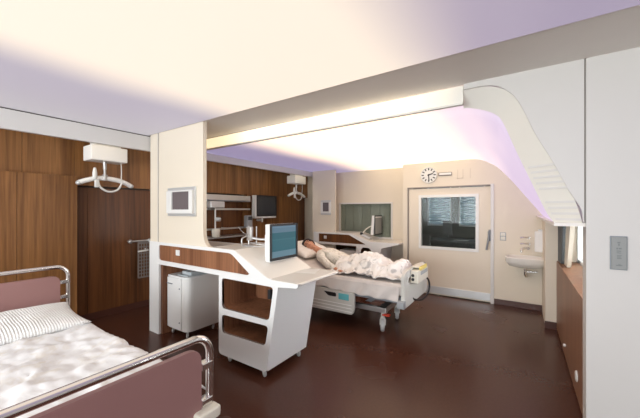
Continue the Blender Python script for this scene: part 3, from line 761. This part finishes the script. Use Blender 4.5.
for k, (z0, z1) in enumerate(((1.185, 1.245), (1.12, 1.18))):
    t = tag(B().box(-.305, -.235, 5.985, 6.0, z0-.012, z1-.012, .005).build('light_switch', 'plastic'), ('upper' if k == 0 else 'lower')+' of the two square light switches right of the door', 'switch', 'light switches by the door')
    B().box(-.312, -.228, 5.992, 5.999, z0-.018, z1-.006, .002).build('surround', 'steel_dark', t)
    B().box(-.296, -.244, 5.979, 5.987, z0-.004, z1-.02, .004).build('rocker', 'cream_plastic', t)
# sink
t = thing('wash_basin', (.03, 5.75, .69), 'white ceramic wash basin on the back wall beside the pier', 'sink')
def ring(cx, cy, rx, ry, z, n=40, p=3.2):
    out = []
    for k in range(n):
        a = 2*math.pi*k/n
        ca, sa = math.cos(a), math.sin(a)
        out.append((cx+rx*math.copysign(abs(ca)**(2/p), ca), cy+ry*math.copysign(abs(sa)**(2/p), sa), z))
    return out
b = B()
b.loft([ring(.06, 5.84, .14, .12, .705), ring(.05, 5.80, .23, .19, .735), ring(.045, 5.775, .27, .22, .80), ring(.045, 5.77, .275, .225, .87), ring(.045, 5.77, .262, .212, .88), ring(.045, 5.77, .24, .19, .872), ring(.045, 5.77, .21, .165, .80), ring(.045, 5.78, .12, .10, .765)])
b.build('bowl', 'ceramic', t, smooth=True)
b = B(); b.tube([(.04, 5.80, .71), (.04, 5.80, .60), (.06, 5.84, .56), (.06, 5.995, .57)], .02, 12, 4); b.build('trap', 'chrome', t, smooth=True)
b = B(); b.tube([(.20, 5.86, .64), (.06, 5.86, .63)], .012, 10); b.build('pipe', 'chrome', t, smooth=True)
for z, lab in ((1.17, 'upper chrome lever tap above the wash basin'), (1.07, 'middle chrome lever tap above the wash basin')):
    t = thing('wall_tap', (.09, 5.98, z), lab, 'tap', 'chrome taps above the basin')
    b = B(); b.cyl((.09, 6.0, z), (.09, 5.92, z), .024, .02); b.build('body', 'chrome', t, smooth=True)
    b = B(); b.tube([(.09, 5.925, z), (.04, 5.90, z+.005), (-.03, 5.89, z)], .013, 10, 3); b.build('lever', 'chrome', t, smooth=True)
t = thing('wall_tap', (.06, 5.98, .97), 'lowest chrome tap with a spout over the wash basin', 'tap', 'chrome taps above the basin')
b = B(); b.cyl((.08, 6.0, 1.0), (.08, 5.92, 1.0), .026, .022); b.build('body', 'chrome', t, smooth=True)
b = B(); b.tube([(.08, 5.93, 1.0), (.03, 5.84, 1.01), (-.01, 5.80, .985), (-.01, 5.795, .94)], .015, 10, 4); b.build('spout', 'chrome', t, smooth=True)
t = thing('soap_dispenser', (.24, 5.95, .95), 'white wall dispenser between the taps and the pier', 'dispenser')
B().box(.165, .33, 5.88, 6.0, .95, 1.28, .02, 3).build('housing', 'laminate', t)
B().box(.21, .28, 5.90, 5.98, 1.275, 1.31, .01).build('lever', 'alu', t)

# control panel on the white wall
t = thing('control_panel', (.515, 2.71, 1.24), 'grey control plate with printed symbols on the right white wall', 'control panel')
B().box(.485, .558, 2.70, 2.72, 1.235, 1.445, .003).build('plate', 'plate_grey', t)
B().box(.480, .563, 2.712, 2.721, 1.230, 1.450, .002).build('surround', 'steel_dark', t)
b = B()
for x, z, w, h in ((.513, 1.405, .014, .008), (.517, 1.388, .007, .014), (.508, 1.365, .008, .010), (.519, 1.366, .014, .009), (.509, 1.351, .022, .006), (.510, 1.340, .020, .005), (.511, 1.322, .022, .005), (.511, 1.313, .018, .005), (.511, 1.304, .022, .005), (.506, 1.258, .030, .006), (.517, 1.265, .012, .004)):
    B().box(x, x+w, 2.6985, 2.7005, z, z+h).build('symbol', 'ink_soft', t)

# ------------------------------------------------------------------ near bed
def nz(x, y, s, seed=0): return noise.noise(Vector((x*s+seed, y*s-seed*.7, seed*1.3)))
bd = thing('hospital_bed', (-2.45, .47, 0), 'empty hospital bed with mauve end boards and chrome tube ends in the foreground', 'bed', None)
def end_tube(x, zt, zb, name, yr=.97):
    b = B()
    yl, r = -.03, .09
    pts = [(x, yr, zb), (x, yr, zt-r)]
    for k in range(1, 7):
        a = k/6*math.pi/2; pts.append((x, yr-r+r*math.cos(a), zt-r+r*math.sin(a)))
    pts.append((x, yl+r, zt))
    for k in range(1, 7):
        a = k/6*math.pi/2; pts.append((x, yl+r-r*math.sin(a), zt-r+r*math.cos(a)))
    pts.append((x, yl, zb))
    b.tube(pts, .019, 16); return b.build(name, 'chrome', bd, smooth=True)
ft = end_tube(-1.33, .985, .45, 'foot_tube'); ht = end_tube(-3.62, 1.085, .45, 'head_tube', 1.06)
fp = B().plate(rounded([(.015, .58), (.915, .58), (.915, .94), (.015, .94)], 0, only={2: .07, 3: .07, 0: .02, 1: .02}), [], YZ(-1.345), .028).build('foot_board', 'mauve', bd)
hp = B().plate(rounded([(.015, .55), (1.0, .55), (1.0, 1.005), (.015, 1.005)], 0, only={2: .07, 3: .07}), [], YZ(-3.635), .028).build('head_board', 'mauve', bd)
for x, zz in ((-1.33, (.66, .84)), (-3.62, (.80, .94))):
    for z in zz:
        for y in (.945 if x > -2 else 1.03, -.005):
            B().box(x-.022, x+.022, y-.03, y+.03, z-.018, z+.018, .005).build('clamp', 'chrome', ft if x > -2 else ht)
for y0b, y1b in ((.87, 1.0), (-.06, .07)):
    B().box(-1.40, -1.27, y0b, y1b, .575, .635, .02, 3).build('bumper', 'cream_plastic', bd)
    B().cyl((-1.33, (y0b+y1b)/2, .50), (-1.33, (y0b+y1b)/2, .575), .022).build('bumper_stem', 'steel', bd)
b = B(); b.box(-3.6, -1.36, .02, .06, .50, .57, .004); b.box(-3.6, -1.36, .88, .92, .50, .57, .004); b.box(-3.6, -3.55, .02, .92, .50, .57); b.box(-1.41, -1.36, .02, .92, .50, .57); b.box(-3.3, -1.7, .2, .74, .25, .31); b.box(-3.2, -3.1, .3, .64, .28, .54); b.box(-1.9, -1.8, .3, .64, .28, .54)
b.build('frame', 'steel_dark', bd)
B().box(-3.59, -1.37, .0, .965, .57, .70, .04, 4).build('mattress', 'sheet', bd, smooth=True)
for x in (-3.35, -1.62):
    for y in (.15, .79):
        w = castor((x, y), .075, bd, .3, 'steel_dark', 'tyre', zt=.27)
# cover sheet with creases
def cover(u, v):
    x = -3.57+u*2.20; y = -.02+v*1.01
    z = .714+.018*nz(x, y, 3.0, 2)+.016*nz(x, y, 6.5, 5)+.008*nz(x, y, 15, 1)
    z += .016*(1-abs(nz(x, y, 4.5, 9)))**6+.009*(1-abs(nz(x*1.4, y*.8, 9, 13)))**8-.006*(1-abs(nz(x*.7, y*1.5, 7, 17)))**8
    if u > .96: z -= (u-.96)*.5
    e = max(0, (abs(v-.5)-.46)/.04); z -= .035*e*e
    return (x, y, max(z, .7035) if e < .2 else z)
b = B(); b.grid(cover, 110, 60)
tag(b.build('bed_cover', 'cover', smooth=True, solid=.008), 'creased white cover with a faint beige print spread over the empty near bed', 'bed cover')
def pillow(cx, cy, cz, lx, ly, h, rz, tilt, mat, label, seed=1, tilt_y=0):
    b = B(); n = 36
    def f(u, v, sgn):
        a, c = 2*u-1, 2*v-1
        e = max(0, (1-abs(a)**3.2))*max(0, (1-abs(c)**3.2))
        z = sgn*h/2*(e**.48)+(.008*nz(a*2, c*2, 2.2, seed)+.004*nz(a*2, c*2, 6, seed))*e
        sx = 1-.09*c*c*(1-abs(a))-.0; 
        p = Vector((a*lx/2*(1-.05*(1-c*c)), c*ly/2*(1-.07*(1-a*a)), z))
        p = Matrix.Rotation(rz, 3, 'Z') @ Matrix.Rotation(tilt, 3, 'Y') @ Matrix.Rotation(tilt_y, 3, 'X') @ p
        return p+Vector((cx, cy, cz))
    b.grid(lambda u, v: f(u, v, 1), n, n); b.grid(lambda u, v: f(u, v, -1), n, n)
    bmesh.ops.remove_doubles(b.bm, verts=b.bm.verts[:], dist=1e-4)
    o = b.build('pillow', mat, smooth=True); o.data.set_sharp_from_angle(angle=R(180))
    return tag(o, label, 'pillow')
pillow(-3.12, .47, .772, .62, 1.03, .115, R(-3), R(4), 'pillow_strip', 'striped white pillow at the head of the empty near bed')

# ------------------------------------------------------------------ patient bed
Y2 = 4.13
bp = thing('hospital_bed', (-2.3, Y2, 0), 'hospital bed with pale plastic side rail and foot board carrying the patient', 'bed')
def mz(x): return .70+max(0, (-2.32-x))*.25
b = B()
rings = []
for k in range(25):
    x = -3.36+k/24*2.12
    zt = mz(x); zb = zt-.15
    r_ = []
    yl, yr = Y2-.49, Y2+.49
    pts = rounded([(yl, zb), (yr, zb), (yr, zt), (yl, zt)], .05, 4)
    rings.append([(x, p[0], p[1]) for p in pts])
b.loft(rings); b.build('mattress', 'sheet', bp, smooth=True)
for s in (-1, 1):
    b = B()
    def drape(u, v, s=s):
        x = -3.0+u*1.74
        low = .545-.05*min(1, max(0, (x+2.7)/.9))+.022*nz(x, s, 5, 4)
        z = (mz(x)-.03)*(1-v)+low*v
        return (x, Y2+s*(.493+v*(.012+.016*(1+math.sin(x*26+v*3.2+2*nz(x, s, 3, 1))))), z)
    b.grid(drape, 70, 10)
    b.build('hanging_sheet', 'sheet', bp, smooth=True, solid=.004)
b = B()
for s in (-1, 1):
    b.box(-3.35, -1.22, Y2+s*.46-.025, Y2+s*.46+.025, .46, .54, .006)
b.box(-3.35, -3.30, Y2-.46, Y2+.46, .46, .54); b.box(-1.27, -1.22, Y2-.46, Y2+.46, .46, .54)
b.box(-2.3, -1.3, Y2-.42, Y2+.42, .525, .545)
b.build('platform', 'steel_dark', bp)
b = B()
for s in (-1, 1): b.box(-3.2, -1.50, Y2+s*.28-.03, Y2+s*.28+.03, .24, .31, .008)
b.box(-3.2, -3.1, Y2-.3, Y2+.3, .24, .31); b.box(-1.62, -1.52, Y2-.3, Y2+.3, .24, .31)
b.build('chassis', 'steel', bp)
b = B()
b.loft([[(-3.0, Y2-.12, .30), (-2.9, Y2-.12, .30), (-2.9, Y2+.12, .30), (-3.0, Y2+.12, .30)], [(-2.75, Y2-.12, .47), (-2.65, Y2-.12, .47), (-2.65, Y2+.12, .47), (-2.75, Y2+.12, .47)]])
b.build('lift_arm', 'steel_dark', bp); b = B()
b.loft([[(-1.9, Y2-.12, .30), (-1.8, Y2-.12, .30), (-1.8, Y2+.12, .30), (-1.9, Y2+.12, .30)], [(-1.65, Y2-.12, .47), (-1.55, Y2-.12, .47), (-1.55, Y2+.12, .47), (-1.65, Y2+.12, .47)]])
b.build('lift_arm', 'steel_dark', bp)
for x in (-3.12, -1.56):
    for s in (-1, 1):
        w = castor((x, Y2+s*.28), .085, bp, R(-70) if x > -2 else .3, 'bed_grey', 'tyre', zt=.25)
b = B(); b.box(-1.56, -1.46, Y2-.31, Y2-.24, .205, .225, .005); b.build('brake_pedal', 'red', bp)
B().box(-1.93, -1.87, Y2-.50, Y2-.485, .44, .48, .003).build('sticker', 'yellow', bp)
# side rail panels
for s in (-1, 1):
    yq = Y2+s*.515
    poly = rounded([(-3.08, .20), (-1.89, .215), (-1.86, .30), (-1.86, .50), (-3.08, .535)], .03)
    o = B().plate(poly, [rounded([(-2.36, .475), (-2.14, .475), (-2.14, .415), (-2.28, .415)], .025)], XZ(yq-.018), .036).build('side_rail', 'bed_grey', bp)
    if s < 0:
        B().box(-2.10, -1.94, yq-.024, yq-.016, .395, .48, .004).build('keypad', 'teal', o)
        b = B()
        for z in (.24, .285, .33): b.box(-3.05, -1.90, yq-.024, yq-.016, z, z+.012, .003)
        b.build('ribs', 'plastic', o)
        B().box(-2.36, -2.13, yq-.004, yq+.004, .41, .48).build('grip_recess', 'black', o)
# foot board
poly = rounded([(Y2-.54, .42), (Y2+.50, .42), (Y2+.51, .80), (Y2+.40, .865), (Y2-.42, .87), (Y2-.54, .83)], .06, 6)
fb = B().plate(poly, [rounded([(Y2-.38, .70), (Y2-.16, .70), (Y2-.16, .77), (Y2-.38, .77)], .03)], YZ(-1.22), .04).build('foot_board', 'bed_grey', bp)
B().plate(rounded([(Y2-.6, .43), (Y2-.52, .43), (Y2-.52, .52), (Y2-.6, .52)], .02), [], YZ(-1.25), .08).build('bumper', 'grey_plastic', bp)
hb = B().plate(rounded([(Y2-.5, .5), (Y2+.5, .5), (Y2+.5, 1.02), (Y2-.5, 1.02)], .08), [], YZ(-3.45), .035).build('head_board', 'bed_grey', bp)
b = B(); b.box(-3.42, -3.34, Y2-.3, Y2-.25, .47, .53); b.box(-3.42, -3.34, Y2+.25, Y2+.3, .47, .53); b.build('head_bracket', 'steel_dark', bp)
# nurse control box on the foot board with cable
t = thing('bed_control_box', (-1.12, Y2+.1, .66), 'cream control box with a yellow label hung over the patient bed foot board', 'control box')
B().box(-1.178, -1.085, Y2-.30, Y2+.20, .69, .85, .012).build('housing', 'cream_plastic', t)
B().box(-1.20, -1.10, Y2-.2, Y2+.12, .872, .887, .004).build('hook', 'cream_plastic', t)
b = B(); b.box(-1.10, -1.085, Y2-.2, Y2+.12, .84, .887); b.build('hook_plate', 'yellow', t)
B().box(-1.088, -1.08, Y2-.18, Y2+.14, .78, .825, .003).build('keypad', 'grey_plastic', t)
for k in range(2):
    B().cyl((-1.15, Y2-.302, .74+k*.05), (-1.15, Y2-.296, .74+k*.05), .02, n=14).build('port', 'ink', t)
b = B(); b.tube([(-1.13, Y2+.22, .70), (-1.10, Y2+.30, .60), (-1.10, Y2+.28, .47), (-1.13, Y2+.10, .40), (-1.17, Y2-.1, .43), (-1.19, Y2-.2, .48)], .013, 10, 8)
tag(b.build('cable_loop', 'black', smooth=True), 'black cable looping below the control box at the patient bed foot board', 'cable')

pillow(-3.03, Y2+.03, .965, .52, .80, .16, 0, R(20), 'pillow_warm', 'large plain pillow under the head of the patient', 3)

# ------------------------------------------------------------------ patient
def skin_mesh(verts, edges, radii, name, root=0, sub=1):
    me = bpy.data.meshes.new(name); me.from_pydata([Vector(v) for v in verts], edges, [])
    ob = bpy.data.objects.new(name, me); COL.objects.link(ob)
    md = ob.modifiers.new('skin', 'SKIN'); md.use_smooth_shade = True
    for i, r in enumerate(radii):
        d = me.skin_vertices[0].data[i]; d.radius = r if isinstance(r, tuple) else (r, r); d.use_root = (i == root)
    if sub:
        s = ob.modifiers.new('sub', 'SUBSURF'); s.levels = sub; s.render_levels = sub
    dg = bpy.context.evaluated_depsgraph_get()
    out = bpy.data.meshes.new_from_object(ob.evaluated_get(dg))
    bpy.data.objects.remove(ob)
    return out
pz = lambda x, h: mz(x)+h
V = []; E = []; RD = []
def chain(pts, rad, start=None):
    prev = start
    for p, r in zip(pts, rad):
        V.append(p); RD.append(r)
        if prev is not None: E.append((prev, len(V)-1))
        prev = len(V)-1
    return prev
pel = chain([(-2.06, Y2, .80)], [(.15, .10)])
wai = chain([(-2.26, Y2, .805)], [(.135, .095)], pel)
che = chain([(-2.48, Y2, .85)], [(.155, .11)], wai)
upc = chain([(-2.66, Y2, .90)], [(.14, .09)], che)
nek = chain([(-2.78, Y2-.005, .945)], [.058], upc)
hd0 = chain([(-2.85, Y2-.01, .975)], [.062], nek)
# right arm (camera side) resting beside the hip, left arm along the body
chain([(-2.66, Y2-.15, .895), (-2.56, Y2-.24, .86), (-2.42, Y2-.31, .80), (-2.33, Y2-.345, .775), (-2.26, Y2-.355, .765), (-2.205, Y2-.36, .755)], [.072, .058, .046, .036, .028, .03], upc)
chain([(-2.66, Y2+.15, .895), (-2.55, Y2+.25, .86), (-2.40, Y2+.31, .80), (-2.22, Y2+.26, .82), (-2.12, Y2+.20, .85)], [.072, .058, .046, .036, .03], upc)
chain([(-2.0, Y2-.10, .80), (-1.86, Y2-.11, .805), (-1.72, Y2-.11, .795), (-1.52, Y2-.10, .77), (-1.42, Y2-.10, .755), (-1.39, Y2-.11, .80)], [.095, .075, .062, .046, .038, .03], pel)
chain([(-2.0, Y2+.10, .80), (-1.86, Y2+.11, .80), (-1.72, Y2+.11, .79), (-1.52, Y2+.10, .765), (-1.42, Y2+.10, .755), (-1.39, Y2+.11, .80)], [.095, .075, .062, .046, .038, .03], pel)
body_me = skin_mesh(V, E, RD, 'body_base')
bb = bmesh.new(); bb.from_mesh(body_me); bpy.data.meshes.remove(body_me)
body_b = B(); body_b.bm.free(); body_b.bm = bb
# right hand: palm and five fingers
def finger(base, dirs, lens, rad):
    p = Vector(base); pts = [p.copy()]
    for d, l in zip(dirs, lens):
        p = p+Vector(d).normalized()*l; pts.append(p.copy())
    body_b.tube(pts, lambda t: rad*(1-.25*t), 8)
    body_b.ball(pts[-1], rad*.78, u=8, v=6)
hx, hy, hz_ = -2.205, Y2-.36, .752
body_b.ball((hx+.035, hy, hz_-.003), .052, .040, .019, 14, 8)
for k, (oy, L) in enumerate(((-.030, .020), (-.010, .026), (.011, .024), (.030, .017))):
    finger((hx+.065, hy+oy, hz_-.002), [(1, oy*3, .1), (1, oy*2, -.45), (.8, oy, -.9)], [L*1.4, L, L*.8], .0095)
finger((hx+.02, hy-.032, hz_), [(.7, -.8, .1), (1, -.25, -.15), (1, .1, -.4)], [.032, .026, .02], .011)
# head: turned towards the camera side, reclining on the pillow
HC = Vector((-2.935, Y2-.06, 1.035))
crown = Vector((-.90, -.02, .34)).normalized()
face = Vector((.25, -.86, .42)); face = (face-crown*face.dot(crown)).normalized()
side = face.cross(crown).normalized()
HM = Matrix((side, face, crown)).transposed()   # local: x side, y face, z crown
def hp_(x, y, z): return HC+HM @ Vector((x, y, z))
def head_ball(c, r, u=20, v=14):
    t = bmesh.new(); bmesh.ops.create_uvsphere(t, u_segments=u, v_segments=v, radius=1)
    for w in t.verts: w.co = hp_(c[0]+w.co.x*r[0], c[1]+w.co.y*r[1], c[2]+w.co.z*r[2])
    body_b._add(t)
head_ball((0, -.01, .02), (.076, .096, .100), 28, 18)
head_ball((0, .028, -.045), (.060, .064, .072))
head_ball((0, .055, -.092), (.030, .030, .026))
head_ball((0, .094, -.022), (.014, .022, .022))   # nose
head_ball((0, .085, .012), (.011, .014, .036))
head_ball((.030, .066, .028), (.030, .020, .010)); head_ball((-.030, .066, .028), (.030, .020, .010))
for s in (-1, 1):
    head_ball((s*.030, .074, .006), (.014, .012, .010)); head_ball((s*.042, .052, -.02), (.022, .022, .02))
    head_ball((s*.078, -.012, -.008), (.010, .022, .032))
head_ball((0, .086, -.058), (.024, .012, .011))
body_b.tube([hp_(0, -.015, -.03), Vector((-2.78, Y2-.005, .945))], .056, 14)
person = body_b.build('person', 'skin')
md = person.modifiers.new('fuse', 'REMESH'); md.mode = 'VOXEL'; md.voxel_size = .0065; md.use_smooth_shade = True
sm = person.modifiers.new('soft', 'SMOOTH'); sm.iterations = 3; sm.factor = .5
dg = bpy.context.evaluated_depsgraph_get()
nm = bpy.data.meshes.new_from_object(person.evaluated_get(dg)); person.modifiers.clear(); person.data = nm
for p in nm.polygons: p.use_smooth = True
tag(person, 'person with short dark hair in a pale printed gown lying in the far bed', 'person')
# hair cap
b = B()
t = bmesh.new(); bmesh.ops.create_uvsphere(t, u_segments=32, v_segments=20, radius=1)
for w in t.verts:
    q = w.co.copy(); k = 1+.05*noise.noise(q*6)
    w.co = hp_(q.x*.104*k, -.018+q.y*.108*k, .030+q.z*.114*k)
dele = []
for f in t.faces:
    c = HM.transposed() @ (f.calc_center_median()-HC)
    if (c.y > .05 and c.z < .072 and abs(c.x) < .058) or c.z < -.065 or (c.y > .02 and c.z < .0): dele.append(f)
bmesh.ops.delete(t, geom=dele, context='FACES'); b._add(t)
b.build('hair', 'hair', person, smooth=True, solid=-.008)
for s in (-1, 1):
    b = B(); t = bmesh.new(); bmesh.ops.create_uvsphere(t, u_segments=12, v_segments=8, radius=1)
    for w in t.verts: w.co = hp_(s*.031+w.co.x*.018, .086+w.co.y*.006, .032+w.co.z*.0045)
    b._add(t); b.build('eyebrow', 'hair', person, smooth=True)
    b = B(); t = bmesh.new(); bmesh.ops.create_uvsphere(t, u_segments=12, v_segments=8, radius=1)
    for w in t.verts: w.co = hp_(s*.030+w.co.x*.013, .084+w.co.y*.004, .004+w.co.z*.003)
    b._add(t); b.build('eyelash', 'hair', person, smooth=True)
b = B(); t = bmesh.new(); bmesh.ops.create_uvsphere(t, u_segments=14, v_segments=8, radius=1)
for w in t.verts: w.co = hp_(w.co.x*.022, .096+w.co.y*.005, -.058+w.co.z*.006)
b._add(t); b.build('mouth', 'lips', person, smooth=True)
# gown
V = []; E = []; RD = []
pel = chain([(-2.06, Y2, .805)], [(.17, .115)])
wai = chain([(-2.26, Y2, .815)], [(.16, .11)], pel)
che = chain([(-2.48, Y2, .862)], [(.178, .125)], wai)
upc = chain([(-2.655, Y2, .91)], [(.16, .10)], che)
chain([(-2.735, Y2, .935)], [.078], upc)
chain([(-2.66, Y2-.155, .90), (-2.56, Y2-.245, .868), (-2.42, Y2-.315, .81), (-2.32, Y2-.35, .785), (-2.255, Y2-.36, .775)], [.08, .068, .056, .048, .042], upc)
chain([(-2.66, Y2+.155, .90), (-2.55, Y2+.255, .868), (-2.40, Y2+.315, .81), (-2.22, Y2+.26, .83)], [.085, .076, .066, .056], upc)
gm = skin_mesh(V, E, RD, 'gown_base', sub=2)
gb = B(); gb.bm.free(); gb.bm = bmesh.new(); gb.bm.from_mesh(gm); bpy.data.meshes.remove(gm)
for v in gb.bm.verts:
    v.co += Vector((nz(v.co.x, v.co.z, 14, 3), nz(v.co.x, v.co.y, 12, 4), nz(v.co.x, v.co.y, 10, 7)))*.012
gb.build('gown', 'gown', person, smooth=True)

# blanket over hips and legs
def blanket(u, v):
    x = -2.30+u*1.06; s = .07+.03*nz(x, 0, 4, 21)+v*1.06   # s across the bed
    yy = Y2-.50+s
    lat = yy-Y2
    body = math.exp(-(abs(lat)/.29)**3)
    hgt = .165+.065*math.exp(-((x+1.84)/.22)**2)-.04*math.exp(-((x+1.60)/.12)**2)+.02*math.exp(-((x+1.40)/.08)**2)
    hgt *= 1/(1+math.exp((x+1.30)*40)) if x > -1.45 else 1
    z = .714+hgt*body+.045*nz(x, yy, 5, 2)*(.4+body)+.034*nz(x*1.5, yy, 9, 4)+.016*nz(x, yy, 18, 6)
    z += .04*(1-abs(nz(x*.8, yy*1.4, 5, 11)))**4
    z = max(z, .716)
    out = max(0, abs(lat)-.47)
    y = yy
    if out > 0:
        side_s = 1 if lat > 0 else -1
        hang = out*(2.2 if (x > -1.9) else 1.2)
        z = .712-hang+.012*nz(x, 0, 12, 5); y = Y2+side_s*(.495+.018*(1+nz(x, out, 9, 3)))
    x2 = x+.03*nz(yy, 1, 6, 8) if u < .06 else x
    return (x2, y, z)
b = B(); b.grid(blanket, 96, 84)
tag(b.build('blanket', 'blanket', smooth=True, solid=.012), 'rumpled white blanket with grey print over the legs of the patient', 'blanket')

# ------------------------------------------------------------------ office seen through the door window
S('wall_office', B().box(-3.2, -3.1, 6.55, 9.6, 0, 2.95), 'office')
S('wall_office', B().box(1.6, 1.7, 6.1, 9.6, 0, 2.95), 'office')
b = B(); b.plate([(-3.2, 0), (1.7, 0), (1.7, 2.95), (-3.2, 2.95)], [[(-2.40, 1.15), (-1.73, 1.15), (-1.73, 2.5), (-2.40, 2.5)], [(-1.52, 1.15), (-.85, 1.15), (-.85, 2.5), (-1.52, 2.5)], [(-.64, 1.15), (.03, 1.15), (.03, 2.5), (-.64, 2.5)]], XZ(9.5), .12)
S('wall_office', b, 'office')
for k, (xa, xb) in enumerate(((-2.40, -1.73), (-1.52, -.85), (-.64, .03))):
    w = S('window_%d' % (4+k), B().plate([(xa, 1.15), (xb, 1.15), (xb, 2.5), (xa, 2.5)], [[(xa+.03, 1.18), (xb-.03, 1.18), (xb-.03, 2.47), (xa+.03, 2.47)]], XZ(9.49), .05), 'trim')
    B().box(xa+.02, xb-.02, 9.53, 9.536, 1.17, 2.48).build('window_pane', 'glass_dimmed', w)
    b = B()
    for j in range(13): b.box(xa+.035, xb-.035, 9.46, 9.48, 1.20+j*.10, 1.212+j*.10, rot=Matrix.Rotation(R(20), 3, 'X'))
    b.build('venetian_blind', 'blind', w)
t = thing('office_desk', (-.9, 7.9, 0), 'dark office desk seen through the door window', 'desk')
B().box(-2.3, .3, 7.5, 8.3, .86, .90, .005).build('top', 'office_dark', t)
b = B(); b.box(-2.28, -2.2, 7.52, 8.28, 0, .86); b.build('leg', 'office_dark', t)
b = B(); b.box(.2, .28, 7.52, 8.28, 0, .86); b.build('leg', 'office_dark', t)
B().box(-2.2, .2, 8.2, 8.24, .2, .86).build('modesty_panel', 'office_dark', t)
t = thing('office_monitor', (-1.0, 8.05, .90), 'dark monitor on the office desk seen through the door window', 'monitor')
B().box(-1.66, -1.44, 8.02, 8.06, 1.0, 1.36, .01).build('screen', 'office_dark', t)
b = B(); b.cyl((-1.55, 8.06, .90), (-1.55, 8.06, 1.1), .02); b.cyl((-1.55, 8.04, .90), (-1.55, 8.04, .915), .12); b.build('stand', 'office_dark', t)
t = thing('office_chair', (-1.9, 7.2, 0), 'dark swivel chair in the office behind the door window', 'chair')
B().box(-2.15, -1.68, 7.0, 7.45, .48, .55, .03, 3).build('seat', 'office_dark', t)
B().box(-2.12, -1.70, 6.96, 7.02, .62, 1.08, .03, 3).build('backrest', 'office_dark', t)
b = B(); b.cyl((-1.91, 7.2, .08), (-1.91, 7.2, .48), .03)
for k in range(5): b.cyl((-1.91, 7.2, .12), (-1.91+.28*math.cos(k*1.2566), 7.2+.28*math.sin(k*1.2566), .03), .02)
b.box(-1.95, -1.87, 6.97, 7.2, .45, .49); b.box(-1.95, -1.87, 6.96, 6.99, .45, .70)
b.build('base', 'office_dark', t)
for x, y, rz, lab in ((-.45, 7.75, .3, 'right paper sheet lying on the office desk behind the door window'), (-1.35, 7.7, -.2, 'left paper sheet lying on the office desk behind the door window')):
    tag(B().box(x, x+.3, y, y+.21, .9005, .903, rot=Matrix.Rotation(rz, 3, 'Z')).build('paper_sheet', 'paper'), lab, 'paper', 'papers on the office desk')

# ------------------------------------------------------------------ world, camera
w = bpy.data.worlds.new('daylight'); scene.world = w; w.use_nodes = True
bg = w.node_tree.nodes['Background']; bg.inputs['Color'].default_value = (.95, .97, 1.0, 1); bg.inputs['Strength'].default_value = 15
pl = bpy.data.lights.new('window_portal', 'AREA'); pl.shape = 'RECTANGLE'; pl.size = 6.95; pl.size_y = 1.4; pl.cycles.is_portal = True
po = bpy.data.objects.new('window_portal', pl); COL.objects.link(po); po.location = (-1.575, -3.22, 1.65); po.rotation_euler = (R(90), 0, 0)

cam = bpy.data.cameras.new('camera'); co = bpy.data.objects.new('camera', cam); COL.objects.link(co)
co.location = (0, 0, 1.62); co.rotation_euler = (R(90), 0, R(33.8))
cam.sensor_width = 36; cam.lens = 302/640*36; cam.shift_y = 1/640; cam.clip_start = .05
scene.camera = co
scene.view_settings.view_transform = 'Standard'; scene.view_settings.look = 'None'
scene.view_settings.exposure = .25; scene.view_settings.gamma = 1; scene.view_settings.use_curve_mapping = False
scene.cycles.use_denoising = True
scene.cycles.sample_clamp_indirect = 6
